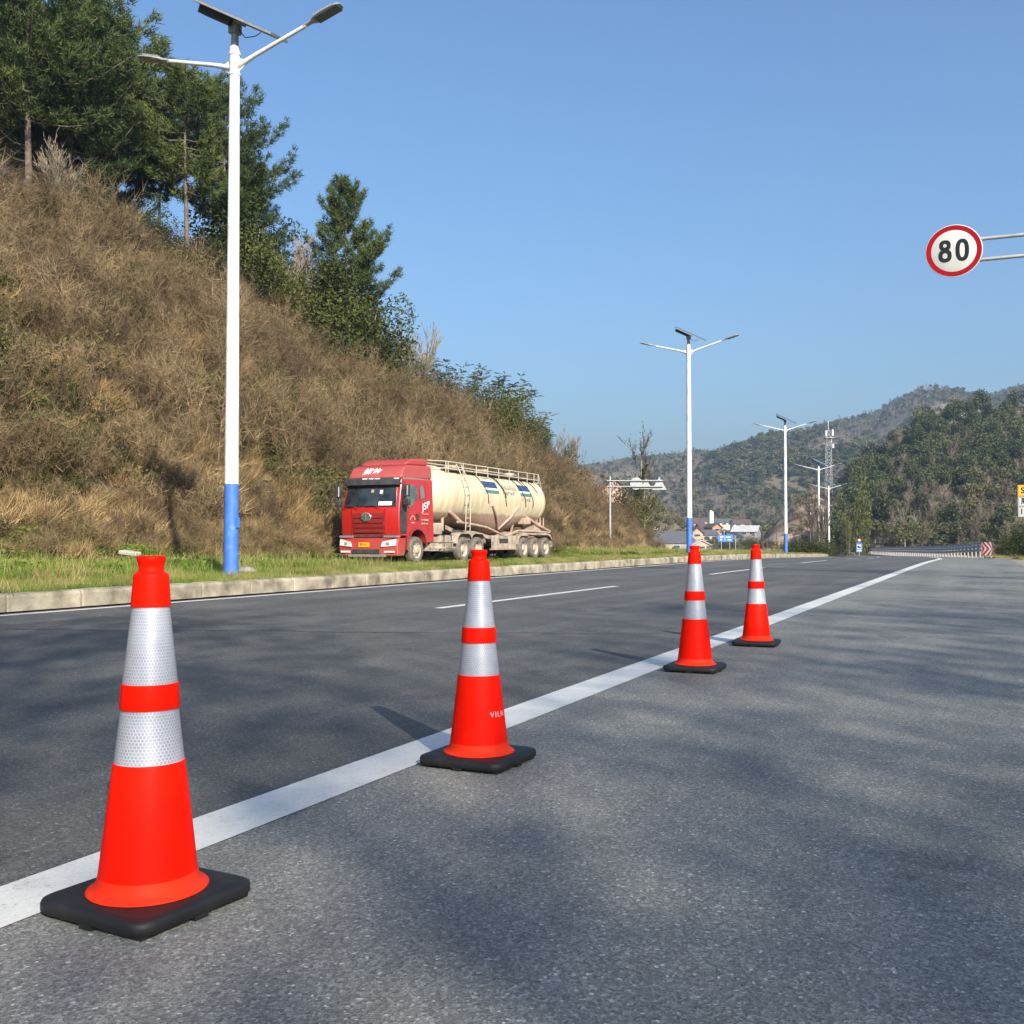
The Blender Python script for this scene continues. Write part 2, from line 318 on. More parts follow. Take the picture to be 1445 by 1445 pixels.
# ---------------------------------------------------------------- mesh helpers
class MB:
    def __init__(s): s.v = []; s.f = []; s.m = []; s.sm = []; s.uv = {}
    def add(s, vs, fs, mi=0, smooth=False):
        b = len(s.v); s.v += [tuple(x) for x in vs]
        for f in fs: s.f.append([b + i for i in f]); s.m.append(mi); s.sm.append(smooth)
    def box(s, x0, x1, y0, y1, z0, z1, mi=0, mat=None):
        vs = [Vector((x, y, z)) for z in (z0, z1) for y in (y0, y1) for x in (x0, x1)]
        if mat is not None: vs = [mat @ p for p in vs]
        s.add(vs, [(0, 2, 3, 1), (4, 5, 7, 6), (0, 1, 5, 4), (2, 6, 7, 3), (0, 4, 6, 2), (1, 3, 7, 5)], mi)
    def tube(s, pts, rad, n=8, mi=0, cap=True, smooth=True):
        pts = [Vector(p) for p in pts]
        if not hasattr(rad, '__len__'): rad = [rad] * len(pts)
        rings = []
        up = None
        for i, p in enumerate(pts):
            d = (pts[min(i + 1, len(pts) - 1)] - pts[max(i - 1, 0)])
            if d.length < 1e-9: d = Vector((0, 0, 1))
            d.normalize()
            if up is None:
                up = Vector((0, 0, 1)) if abs(d.z) < 0.9 else Vector((1, 0, 0))
            a = d.cross(up)
            if a.length < 1e-6: a = d.cross(Vector((1, 0.1, 0)))
            a.normalize(); b = a.cross(d); up = b
            rings.append([p + (a * math.cos(2 * math.pi * k / n) + b * math.sin(2 * math.pi * k / n)) * rad[i] for k in range(n)])
        vs = [q for r in rings for q in r]
        fs = [(i * n + k, i * n + (k + 1) % n, (i + 1) * n + (k + 1) % n, (i + 1) * n + k) for i in range(len(pts) - 1) for k in range(n)]
        s.add(vs, fs, mi, smooth)
        if cap:
            s.add(rings[0], [tuple(range(n))], mi); s.add(rings[-1], [tuple(reversed(range(n)))], mi)
    def lathe(s, prof, n=48, mi=0, axis=None, smooth=True, uvscale=None):
        vs = []
        for r, z in prof:
            for k in range(n):
                a = 2 * math.pi * k / n; p = Vector((r * math.cos(a), r * math.sin(a), z))
                vs.append(axis @ p if axis is not None else p)
        fs = [(i * n + k, i * n + (k + 1) % n, (i + 1) * n + (k + 1) % n, (i + 1) * n + k) for i in range(len(prof) - 1) for k in range(n)]
        b = len(s.f); s.add(vs, fs, mi, smooth)
        if uvscale:
            for i in range(len(prof) - 1):
                for k in range(n):
                    rr = 0.08
                    u0 = 2 * math.pi * k / n * rr * uvscale; u1 = 2 * math.pi * (k + 1) / n * rr * uvscale
                    v0 = prof[i][1] * uvscale; v1 = prof[i + 1][1] * uvscale
                    s.uv[b + i * n + k] = [(u0, v0), (u1, v0), (u1, v1), (u0, v1)]
    def prism(s, poly, z0, z1, mi=0, mat=None):
        n = len(poly)
        vs = [Vector((x, y, z0)) for x, y in poly] + [Vector((x, y, z1)) for x, y in poly]
        if mat is not None: vs = [mat @ p for p in vs]
        s.add(vs, [tuple(reversed(range(n))), tuple(range(n, 2 * n))] + [(i, (i + 1) % n, n + (i + 1) % n, n + i) for i in range(n)], mi)
    def arr(s, V, T, mi=0):                 # numpy triangles
        b = len(s.v); s.v += V.tolist(); s.f += (T + b).tolist(); s.m += [mi] * len(T); s.sm += [False] * len(T)
    def mesh(s, name, mats):
        me = bpy.data.meshes.new(name); me.from_pydata(s.v, [], s.f)
        for m in (mats if isinstance(mats, (list, tuple)) else [mats]): me.materials.append(M[m] if isinstance(m, str) else m)
        me.polygons.foreach_set('material_index', s.m); me.polygons.foreach_set('use_smooth', s.sm)
        if s.uv:
            uvl = me.uv_layers.new(name='UVMap')
            for fi, c in s.uv.items():
                for li, w in zip(me.polygons[fi].loop_indices, c): uvl.data[li].uv = w
        me.update(); return me
    def build(s, name, mats, parent=None, bevel=0, seg=2, label=None):
        o = bpy.data.objects.new(name, s.mesh(name, mats)); COL.objects.link(o)
        if parent is not None: o.parent = parent
        if bevel:
            b = o.modifiers.new('bevel', 'BEVEL'); b.width = bevel; b.segments = seg; b.limit_method = 'ANGLE'; b.angle_limit = R(35)
            w = o.modifiers.new('normals', 'WEIGHTED_NORMAL')
            o.data.polygons.foreach_set('use_smooth', [True] * len(o.data.polygons))
        if label: o['label'] = label
        return o
def tag(o, label=None, cat=None, group=None, kind=None):
    if label: o['label'] = label
    if cat: o['category'] = cat
    if group: o['group'] = group
    if kind: o['kind'] = kind
    return o
def thing(name, label, cat, loc=(0, 0, 0), rz=0.0, group=None):
    o = bpy.data.objects.new(name, None); COL.objects.link(o); o.empty_display_size = 0.3
    o.location = loc; o.rotation_euler = (0, 0, rz); return tag(o, label, cat, group)
def copy_tree(o, parent=None):
    c = o.copy(); COL.objects.link(c)
    if parent is not None: c.parent = parent
    for ch in o.children: copy_tree(ch, c)
    return c
def link(name, me, loc=(0, 0, 0), rz=0, sc=1.0, parent=None):
    o = bpy.data.objects.new(name, me); COL.objects.link(o); o.location = loc; o.rotation_euler = (0, 0, rz)
    o.scale = (sc, sc, sc) if not hasattr(sc, '__len__') else sc
    if parent is not None: o.parent = parent
    return o
_fonts = {}
def text_mesh(name, s, size, mat, parent, mtx, thick=0.004, offset=0.0, sx=1.0, shear=0.0, spacing=1.0):
    cu = bpy.data.curves.new('tmp', 'FONT'); cu.body = s; cu.size = size; cu.align_x = 'CENTER'; cu.align_y = 'CENTER'
    cu.extrude = thick / 2; cu.offset = offset; cu.shear = shear; cu.space_character = spacing; cu.resolution_u = 4
    to = bpy.data.objects.new('tmp', cu); COL.objects.link(to)
    dg = bpy.context.evaluated_depsgraph_get(); me = bpy.data.meshes.new_from_object(to.evaluated_get(dg))
    bpy.data.objects.remove(to); bpy.data.curves.remove(cu)
    me.transform(Matrix.Diagonal((sx, 1, 1, 1))); me.transform(mtx); me.name = name
    me.materials.clear(); me.materials.append(M[mat])
    o = bpy.data.objects.new(name, me); COL.objects.link(o); o.parent = parent
    return o

def scatter(name, temps, pts, kinds, scls, rots, mats, label, cat):
    """one 'stuff' object: loose points plus template meshes inside the same mesh, instanced by geometry nodes"""
    V = [np.asarray(pts, dtype=float)]; F_ = []; MI = []; tm = [np.full(len(pts), -1)]
    b = len(pts)
    for k, (tv, tf, tmi) in enumerate(temps):
        V.append(tv); F_.append(tf + b); MI.append(tmi); tm.append(np.full(len(tv), k)); b += len(tv)
    V = np.concatenate(V); F_ = np.concatenate(F_); MI = np.concatenate(MI); tm = np.concatenate(tm)
    me = bpy.data.meshes.new(name)
    me.vertices.add(len(V)); me.vertices.foreach_set('co', V.astype(np.float32).ravel())
    me.loops.add(len(F_) * 3); me.loops.foreach_set('vertex_index', F_.astype(np.int32).ravel())
    me.polygons.add(len(F_)); me.polygons.foreach_set('loop_start', np.arange(0, len(F_) * 3, 3, dtype=np.int32))
    me.polygons.foreach_set('material_index', MI.astype(np.int32))
    for m in mats: me.materials.append(M[m])
    pad = len(V) - len(pts)
    def attr(n, ty, data):
        a = me.attributes.new(n, ty, 'POINT'); a.data.foreach_set('vector' if ty == 'FLOAT_VECTOR' else 'value', data.ravel())
    attr('tmpl', 'INT', tm.astype(np.int32))
    attr('kindi', 'INT', np.concatenate([np.asarray(kinds), np.full(pad, -1)]).astype(np.int32))
    attr('scl', 'FLOAT_VECTOR', np.concatenate([np.asarray(scls).reshape(-1, 3), np.ones((pad, 3))]).astype(np.float32))
    attr('rot', 'FLOAT_VECTOR', np.concatenate([np.asarray(rots).reshape(-1, 3), np.zeros((pad, 3))]).astype(np.float32))
    me.update(calc_edges=True); me.validate()
    o = bpy.data.objects.new(name, me); COL.objects.link(o)
    ng = bpy.data.node_groups.new(name, 'GeometryNodeTree')
    ng.interface.new_socket('Geometry', in_out='INPUT', socket_type='NodeSocketGeometry')
    ng.interface.new_socket('Geometry', in_out='OUTPUT', socket_type='NodeSocketGeometry')
    N, L = ng.nodes, ng.links
    gi = N.new('NodeGroupInput'); go = N.new('NodeGroupOutput'); jn = N.new('GeometryNodeJoinGeometry')
    def named(n, ty):
        a = N.new('GeometryNodeInputNamedAttribute'); a.data_type = ty; a.inputs[0].default_value = n; return a.outputs[0]
    def eq(src, k):
        c = N.new('FunctionNodeCompare'); c.data_type = 'INT'; c.operation = 'EQUAL'
        ins = [i for i in c.inputs if i.type == 'INT']; L.new(src, ins[0]); ins[1].default_value = k; return c.outputs[0]
    def sep(k_src, k):
        s = N.new('GeometryNodeSeparateGeometry'); s.domain = 'POINT'; L.new(gi.outputs[0], s.inputs[0]); L.new(eq(k_src, k), s.inputs[1]); return s.outputs[0]
    for k in range(len(temps)):
        ip = N.new('GeometryNodeInstanceOnPoints')
        L.new(sep(named('kindi', 'INT'), k), ip.inputs['Points']); L.new(sep(named('tmpl', 'INT'), k), ip.inputs['Instance'])
        L.new(named('scl', 'FLOAT_VECTOR'), ip.inputs['Scale'])
        er = N.new('FunctionNodeEulerToRotation'); L.new(named('rot', 'FLOAT_VECTOR'), er.inputs[0]); L.new(er.outputs[0], ip.inputs['Rotation'])
        L.new(ip.outputs[0], jn.inputs[0])
    L.new(jn.outputs[0], go.inputs[0])
    md = o.modifiers.new('scatter', 'NODES'); md.node_group = ng
    return tag(o, label, cat, kind='stuff')

# blades: thin triangles from base points along directions
def blades(base, dirs, length, width, r):
    n = len(base); d = dirs / np.linalg.norm(dirs, axis=1, keepdims=True)
    w = np.cross(d, r.normal(size=(n, 3))); w /= np.linalg.norm(w, axis=1, keepdims=True) + 1e-9
    w *= (np.asarray(width).reshape(-1, 1) if hasattr(width, '__len__') else width) / 2
    L_ = np.asarray(length).reshape(-1, 1) if hasattr(length, '__len__') else length
    V = np.stack([base - w, base + w, base + d * L_], 1).reshape(-1, 3)
    return V, np.arange(3 * n).reshape(-1, 3)
def leaves(cen, size, r, flat=0.0):
    """kite-shaped leaves: two triangles each"""
    n = len(cen); a = r.normal(size=(n, 3)); a[:, 2] *= (1 - flat); a /= np.linalg.norm(a, axis=1, keepdims=True)
    b = np.cross(a, r.normal(size=(n, 3))); b /= np.linalg.norm(b, axis=1, keepdims=True)
    s = (np.asarray(size) * r.uniform(0.6, 1.3, n)).reshape(-1, 1)
    V = np.stack([cen - a * s, cen + b * s * 0.45, cen + a * s, cen - b * s * 0.45], 1).reshape(-1, 3)
    i = np.arange(n) * 4
    T = np.concatenate([np.stack([i, i + 1, i + 2], 1), np.stack([i, i + 2, i + 3], 1)])
    return V, T
def cat_(parts):
    V = []; T = []; MI = []; b = 0
    for (v, t, m) in parts:
        V.append(v); T.append(t + b); MI.append(np.full(len(t), m)); b += len(v)
    return np.concatenate(V), np.concatenate(T), np.concatenate(MI)
def arr_mesh(name, V, T, MI, mats):
    me = bpy.data.meshes.new(name)
    me.vertices.add(len(V)); me.vertices.foreach_set('co', V.astype(np.float32).ravel())
    me.loops.add(len(T) * 3); me.loops.foreach_set('vertex_index', T.astype(np.int32).ravel())
    me.polygons.add(len(T)); me.polygons.foreach_set('loop_start', np.arange(0, len(T) * 3, 3, dtype=np.int32))
    me.polygons.foreach_set('material_index', MI.astype(np.int32))
    for m in mats: me.materials.append(M[m])
    me.update(calc_edges=True); return me

# ================================================================ SETTING
def hill(off, t):
    """height of the left-hand ground above the road datum, road frame"""
    a = -off
    toe = lerp(t, [0, 50, 75, 100, 125], [22.6, 23.5, 26, 29, 32])
    crest = lerp(t, [-30, 20, 33, 48, 53, 60, 75, 88, 98, 108, 118], [15.6, 16.5, 16.5, 15.4, 13.2, 11.4, 9.6, 6.6, 3.6, 1.4, 0.0])
    x = a - toe
    if x <= -1.5: base = 0.0
    else:
        k = 0.9
        rise = k * (x - 1.5) + 1.9 if x > 1.5 else 0.212 * (x + 1.5) ** 2
        d = crest + 0.05 * max(0, x - crest) - rise
        h = 1.2
        base = rise + (d - math.sqrt(d * d + h * h)) / 2 + h / 4 if crest > 0.4 else rise * 0
        base = max(base, 0)
    return base
def hill_noisy(off, t):
    b = hill(off, t); w = min(1.0, b / 3.0)
    sm = lambda a, b_, x: (lambda k: k * k * (3 - 2 * k))(min(1.0, max(0.0, (x - a) / (b_ - a))))
    dip = -0.16 * sm(13.2, 16.2, -off) * sm(20, 27, t) * (1 - sm(50, 60, t)) * (1 - min(1, b * 1.5))
    return dip + b + w * (fbm(off * 0.12, t * 0.12) * 1.1 + fbm(off * 0.5, t * 0.5, 3) * 0.25) + zroad(t)
def gridmesh(name, nx, ny, fn, mat, kind='structure', label=None, smooth=True):
    V = np.array([fn(i, j) for j in range(ny) for i in range(nx)], dtype=float)
    i = np.arange((ny - 1) * nx).reshape(ny - 1, nx)[:, :-1].ravel()
    me = bpy.data.meshes.new(name)
    me.from_pydata(V.tolist(), [], np.stack([i, i + 1, i + nx + 1, i + nx], 1).tolist())
    me.materials.append(M[mat]); me.polygons.foreach_set('use_smooth', [smooth] * len(me.polygons))
    o = bpy.data.objects.new(name, me); COL.objects.link(o); o['kind'] = kind
    if label: o['label'] = label
    return o
TS = [-60, -40, -20, -10, 0, 10, 20, 30, 40, 45, 50, 55, 60, 65, 70, 76, 84, 92, 100, 110, 120, 135, 150, 170, 190, 215, 240, 280, 330]
def strip(name, o0, o1, ts, dz, mat, nseg=1):
    def fn(i, j):
        t = ts[j]; return RD(o0 + (o1 - o0) * i / nseg, t, zroad(t) + dz)
    o = gridmesh(name, nseg + 1, len(ts), fn, mat); return o
LINE0, LINE1 = -2.44, -2.18
KERB = -11.42
strip('road', KERB, -2.31, TS, 0, 'asphalt_lane', 4)
strip('road_shoulder', -2.31, 1.22, TS, 0, 'asphalt_shoulder', 2)
strip('gravel_shoulder', 1.22, 2.9, TS, -0.02, 'gravel', 2)
def along(a, b, step): 
    n = max(1, int(round((b - a) / step))); return [a + (b - a) * i / n for i in range(n + 1)]
strip('shoulder_line', LINE0, LINE1, along(-10, 110, 4), 0.004, 'line_paint')
strip('kerb_line', KERB + 0.20, KERB + 0.36, along(-10, 110, 4), 0.004, 'line_paint')
# dashes of the lane line
def dash(t0):
    o = strip('lane_dash', -6.95, -6.80, along(t0, t0 + 7.5, 1.9), 0.004, 'line_paint'); return o
for k in range(-1, 8):
    dash(12.38 + k * 15.3)
# sealed crack across the lanes
cr = MB(); prev = None
for i in range(90):
    s = i / 89; x = -7.2 + s * 9.4; y = 10.95 - 0.75 * s + 0.10 * fbm(s * 14, 0.3) + 0.04 * fbm(s * 60, 2)
    w = 0.010 + 0.008 * abs(fbm(s * 30, 5))
    cur = ((x, y - w, 0.004), (x, y + w, 0.004))
    if prev: cr.add([prev[0], cur[0], cur[1], prev[1]], [(0, 1, 2, 3)])
    prev = cur
tag(cr.build('crack_seal', 'crack_seal'), 'thin dark sealed crack running across the two lanes', kind='structure')

# left verge and hillside as one ground surface
offs = [KERB - 0.27] + [-12.5 - 0.75 * i for i in range(22)] + [-29.5 - 1.0 * i for i in range(22)] + [-53, -60, -75, -100, -150]
tt = [-60 + 2.0 * i for i in range(100)]
gridmesh('hillside', len(offs), len(tt), lambda i, j: RD(offs[i], tt[j], (0.20 if i == 0 else 0.22) * 1.0 + hill_noisy(offs[i], tt[j]) + (0.03 * fbm(offs[i], tt[j]) if i else 0)), 'soil').data.materials.append(M['verge_soil'])
hs = bpy.data.objects['hillside']
for p in hs.data.polygons:
    o_, t_ = toroad(p.center.x, p.center.y)
    if o_ > -23.8: p.material_index = 1
# right-hand verge
roffs = [2.9, 3.6, 5, 8, 14, 25, 60]
gridmesh('right_verge', len(roffs), len(TS), lambda i, j: RD(roffs[i], TS[j], zroad(TS[j]) - 0.02 + (0, 0.1, 0.25, 0.3, 0.3, 0.3, -0.3)[i]), 'verge_soil')
# ground to the horizon
def gfn(i, j):
    a = 2 * math.pi * i / 72; r = [0, 8, 20, 40, 70, 100, 150, 220, 300, 400, 550, 800, 1400, 2100, 2900][j]
    x = r * math.sin(a); y = r * math.cos(a); o_, t_ = toroad(x, y) if r < 400 else (0, 400)
    return (x, y, zroad(max(y, 0.0)) - 0.30 - min(r, 60) * 0.008)
gridmesh('ground', 73, 15, gfn, 'field')

# kerb of stone blocks
kerb = strip('kerb', KERB - 0.25, KERB, along(-12, 112, 4), 0.02, 'concrete'); kerb['label'] = 'grey concrete kerb of separate blocks between the road and the grass verge'
kms = []
for v in range(5):
    r_ = random.Random(v); m = MB(); W, H_, Ln = 0.25, 0.235, 1.185
    prof = [(0, 0), (0, H_ - 0.05), (-0.02, H_ - 0.012), (-0.055, H_), (-W + 0.02, H_ + 0.002), (-W, H_ - 0.02), (-W, 0)]
    secs = [0.0, 0.02, 0.3, 0.6, 0.9, Ln - 0.02, Ln]
    vs = []
    for si, y in enumerate(secs):
        e = 0.012 if si in (0, len(secs) - 1) else 0
        for (x, z) in prof:
            jx = r_.uniform(-.004, .004); jz = r_.uniform(-.004, .004) if z > 0 else 0
            vs.append((x - (e if x > -0.1 else -e), y, z - (e if z > 0.1 else 0) + jz))
    n = len(prof)
    fs = [(i * n + k, i * n + (k + 1) % n, (i + 1) * n + (k + 1) % n, (i + 1) * n + k) for i in range(len(secs) - 1) for k in range(n)]
    m.add(vs, fs); m.add(vs[:n], [tuple(range(n))]); m.add(vs[-n:], [tuple(reversed(range(n)))])
    kms.append(m.mesh('kerb_stone', 'concrete'))
k = 0; t = -4.0
while t < 106:
    p = RD(KERB, t, zroad(t) + 0.024); q = RD(KERB, t + 1.2, zroad(t + 1.2) + 0.024); d = q - p
    o = link('kerb_stone', kms[k % 5], p + Vector((random.uniform(-.006, .006), 0, random.uniform(-.008, .004))), -math.atan2(d.x, d.y) + random.uniform(-.004, .004), parent=kerb)
    o.rotation_euler.x = math.atan2(d.z, math.hypot(d.x, d.y)); k += 1; t += 1.2
# old concrete edging inside the verge
ed = MB()
for (a, b) in ((-2, 14.6), (16.8, 24.5)):
    ts = along(a, b, 1.0)
    for i in range(len(ts) - 1):
        q = [RD(-15.85, ts[i], 0), RD(-15.70, ts[i], 0), RD(-15.70, ts[i + 1] - 0.02, 0), RD(-15.85, ts[i + 1] - 0.02, 0)]
        h = 0.31 + 0.015 * math.sin(i * 2.1)
        vs = [(p.x, p.y, 0.12) for p in q] + [(p.x, p.y, h) for p in q]
        ed.add(vs, [(4, 5, 6, 7), (0, 1, 5, 4), (1, 2, 6, 5), (2, 3, 7, 6), (3, 0, 4, 7)])
tag(ed.build('concrete_edging', 'concrete'), 'low old concrete edging sunk in the grass behind the kerb', kind='structure')
# ================================================================ VEGETATION
def ground_z(X, Y):
    o_, t_ = toroad(X, Y); return hill_noisy(o_, t_) + 0.22
def dirs_up(n, r, spread, up=1.0):
    d = r.normal(size=(n, 3)); d /= np.linalg.norm(d, axis=1, keepdims=True); d *= spread; d[:, 2] = np.abs(d[:, 2]) + up; return d
def twig_bush(r, n=420, h=1.35, rad=0.75, width=0.0135, mi=0, leaf=0, lmi=1):
    """many arching stems forking into fine twigs"""
    parts = []
    ns = 26
    b0 = r.normal(size=(ns, 3)) * rad * 0.30; b0[:, 2] = -0.1
    d0 = dirs_up(ns, r, 0.75, 0.62); d0 /= np.linalg.norm(d0, axis=1, keepdims=True)
    L0 = r.uniform(0.7, 1.15, ns) * h
    V, T = blades(b0, d0, L0, width * 1.6, r); parts.append((V, T, np.int64(mi)))
    k = r.integers(0, ns, n); s = r.uniform(0.25, 0.95, n)
    base = b0[k] + d0[k] * (L0[k] * s)[:, None]
    d = d0[k] * 0.7 + r.normal(size=(n, 3)) * 0.75; d[:, 2] += 0.1
    V, T = blades(base, d, r.uniform(0.16, 0.48, n) * h * 0.8, width, r); parts.append((V, T, np.int64(mi)))
    if leaf:
        k = r.integers(0, n, leaf); dn = d / np.linalg.norm(d, axis=1, keepdims=True)
        V, T = leaves(base[k] + dn[k] * r.uniform(0.1, 0.45, leaf)[:, None] * h, 0.05, r); parts.append((V, T, np.int64(lmi)))
    return cat_(parts)
def straw_tuft(r, n=260, h=0.9, rad=0.5):
    b = r.normal(size=(n, 3)) * rad * 0.35; b[:, 2] = -0.05
    d = dirs_up(n, r, 0.9, 0.45)
    V, T = blades(b, d, r.uniform(0.5, 1.2, n) * h, 0.028, r)
    V[2::3, 2] -= 0.25 * h * r.uniform(0, 1, n)
    return V, T, np.zeros(len(T), int)
def leaf_bush(r, n, rad, h, size, lobes=9, mi=0, low=0.1):
    c = r.normal(size=(lobes, 3)) * np.array([rad * 0.45, rad * 0.45, h * 0.22]) + np.array([0, 0, h * 0.5])
    k = r.integers(0, lobes, n); d = r.normal(size=(n, 3)); d /= np.linalg.norm(d, axis=1, keepdims=True)
    p = c[k] + d * (r.uniform(0.25, 1.0, n) ** 0.5)[:, None] * np.array([rad * 0.5, rad * 0.5, h * 0.32])
    p[:, 2] = np.maximum(p[:, 2], low * r.uniform(0, 1, n))
    V, T = leaves(p, size, r); return V, T, np.full(len(T), mi)

r = np.random.default_rng(11)
brush_t = [twig_bush(r, 760, 1.35, 0.8), twig_bush(r, 640, 1.1, 0.9, leaf=90, lmi=1), twig_bush(r, 420, 1.15, 0.8, leaf=520, lmi=1),
           straw_tuft(r), leaf_bush(r, 700, 0.75, 0.85, 0.055, mi=1), twig_bush(r, 900, 1.7, 0.9)]
fix = []
for k, (V, T, mi) in enumerate(brush_t):
    if k == 3: mi = np.full(len(T), 2)
    fix.append((V, T, mi))
brush_t = fix
pts = []; kd = []; sc = []; ro = []
r = np.random.default_rng(5)
N_ = 0
while len(pts) < 6800:
    t_ = r.uniform(6, 122); toe = lerp(t_, [0, 50, 75, 100, 125], [22.6, 23.5, 26, 29, 32])
    a_ = toe - 0.6 + 25 * r.uniform(0, 1)
    if t_ > 60 and r.uniform() < 0.25: continue
    o_ = -a_; b_ = hill(o_, t_)
    if b_ < 0.10: continue
    p = RD(o_, t_, 0); z = hill_noisy(o_, t_) + 0.2
    if p.x < -0.62 * p.y - 3: continue
    n1 = fbm(o_ * 0.16, t_ * 0.16, 9); n2 = fbm(o_ * 0.33, t_ * 0.33, 21)
    q = r.uniform()
    if b_ < 2.6 and n2 + r.uniform(-.25, .25) > 0.02 - 0.25 * (b_ < 1.3): k = 3
    elif n2 > 0.25 and q < 0.72: k = 3
    elif n1 > 0.12 and q < 0.72: k = 4 if q < 0.34 else 2
    elif q < 0.42: k = 0
    elif q < 0.62: k = 5
    elif q < 0.84: k = 1
    elif q < 0.93: k = 2
    else: k = 3
    pts.append((p.x, p.y, z)); kd.append(k); s = r.uniform(0.55, 1.2) * (0.75 if b_ < 1.0 else 1.0) * (1.3 if r.uniform() < 0.10 and b_ > 2 else 1.0)
    sc.append((s, s, s * r.uniform(0.85, 1.2))); ro.append((r.normal() * 0.12, r.normal() * 0.12, r.uniform(0, 6.28)))
for q in range(2600):
    t_ = r.uniform(10, 75); toe = lerp(t_, [0, 50, 75, 100, 125], [22.6, 23.5, 26, 29, 32]); o_ = -(toe - 1.6 + 5.5 * r.uniform()); b_ = hill(o_, t_)
    p = RD(o_, t_, 0)
    if b_ < 0.05 or p.x < -0.62 * p.y - 3 or (31 < t_ < 47 and o_ > -22.9): continue
    pts.append((p.x, p.y, hill_noisy(o_, t_) + 0.2)); kd.append(int(r.choice([3, 1, 4, 0], p=[.45, .2, .2, .15]))); s = r.uniform(0.4, 0.75); sc.append((s, s, s)); ro.append((r.normal() * .1, r.normal() * .1, r.uniform(0, 6.28)))
for q in range(420):
    t_ = r.uniform(14, 112); toe = lerp(t_, [0, 50, 75, 100, 125], [22.6, 23.5, 26, 29, 32]); o_ = -(toe + 2.5 + 17 * r.uniform()); b_ = hill(o_, t_)
    p = RD(o_, t_, 0)
    if b_ < 1.5 or p.x < -0.62 * p.y - 3: continue
    pts.append((p.x, p.y, hill_noisy(o_, t_) + 0.1)); kd.append(int(r.choice([5, 0, 2, 1], p=[.4, .3, .2, .1]))); s = r.uniform(1.3, 1.9); sc.append((s * .9, s * .9, s)); ro.append((r.normal() * .1, r.normal() * .1, r.uniform(0, 6.28)))
scatter('dry_brush', brush_t, pts, kd, sc, ro, ['twig', 'olive_leaf', 'straw'], 'dense brown leafless scrub and dry grass covering the steep bank', 'scrub')

# grass verge
r = np.random.default_rng(21)
def grass_clump(r, n, h, rad, w=0.012, mi=0):
    b = np.zeros((n, 3)); b[:, :2] = r.normal(size=(n, 2)) * rad * 0.5; b[:, 2] = -0.01
    d = dirs_up(n, r, 0.8, 0.6); V, T = blades(b, d, r.uniform(0.4, 1.2, n) * h, w, r); return V, T, np.full(len(T), mi)
def cover(r, n, rad, h, mi=0):
    p = r.normal(size=(n, 3)) * np.array([rad * .5, rad * .5, 0]); p[:, 2] = r.uniform(0.0, h, n)
    V, T = leaves(p, 0.035, r, 0.5); return V, T, np.full(len(T), mi)
gt = [grass_clump(r, 110, 0.20, 0.35), cover(r, 170, 0.35, 0.14), grass_clump(r, 100, 0.22, 0.35, mi=1), cat_([(*grass_clump(r, 60, 0.25, 0.35)[:2], 0), (*grass_clump(r, 70, 0.3, 0.35)[:2], 1)])]
pts = []; kd = []; sc = []; ro = []
while len(pts) < 11500:
    t_ = 2 + 108 * r.uniform() ** 1.35; toe = lerp(t_, [0, 50, 75, 100, 125], [22.6, 23.5, 26, 29, 32])
    o_ = KERB - 0.30 - (toe + 2.2 + KERB) * r.uniform() ** 1.2
    p = RD(o_, t_, 0)
    if p.x < -0.56 * p.y - 1 or p.y < 4 or hill(o_, t_) > 0.55 + 0.4 * fbm(o_ * .3, t_ * .3): continue
    n1 = fbm(o_ * 0.35, t_ * 0.22, 2); q = r.uniform()
    if o_ > -15.6: k = 2 if q < 0.16 + n1 * 0.6 else (3 if q < 0.40 else 0)
    elif t_ > 55: k = 3 if q < 0.3 else (0 if q < 0.9 else 2)
    else: k = 1 if q < 0.62 + n1 * 0.3 else (0 if q < 0.85 else 3)
    pts.append((p.x, p.y, hill_noisy(o_, t_) + 0.215 + 0.03 * fbm(o_, t_))); kd.append(k)
    s = r.uniform(0.6, 1.25) * ((0.5 if 25 < t_ < 54 else 1.35) if o_ < -14.9 else 0.62); low = 25 < t_ < 54 and o_ < -14.9; sc.append((s * (2.4 if low else 1), s * (2.4 if low else 1), s * r.uniform(.7, 1.3))); ro.append((0, 0, r.uniform(0, 6.28)))
scatter('verge_grass', gt, pts, kd, sc, ro, ['grass', 'dry_grass'], 'green and straw coloured grass on the verge behind the kerb', 'grass')
# grass on the right-hand verge
pts = []; kd = []; sc = []; ro = []
while len(pts) < 1500:
    t_ = r.uniform(-20, 110); o_ = 2.7 + 7 * r.uniform() ** 1.5; p = RD(o_, t_, 0)
    if -1.5 < p.y < 1.0 and abs(p.x) < 2: continue
    pts.append((p.x, p.y, zroad(t_) + min(0.25, (o_ - 2.9) * 0.1) - 0.03)); kd.append(int(r.choice([0, 2, 3]))); s = r.uniform(.8, 1.6)
    sc.append((s, s, s)); ro.append((0, 0, r.uniform(0, 6.28)))
scatter('roadside_grass', gt, pts, kd, sc, ro, ['grass', 'dry_grass'], 'patchy grass beyond the gravel edge right of the road', 'grass')

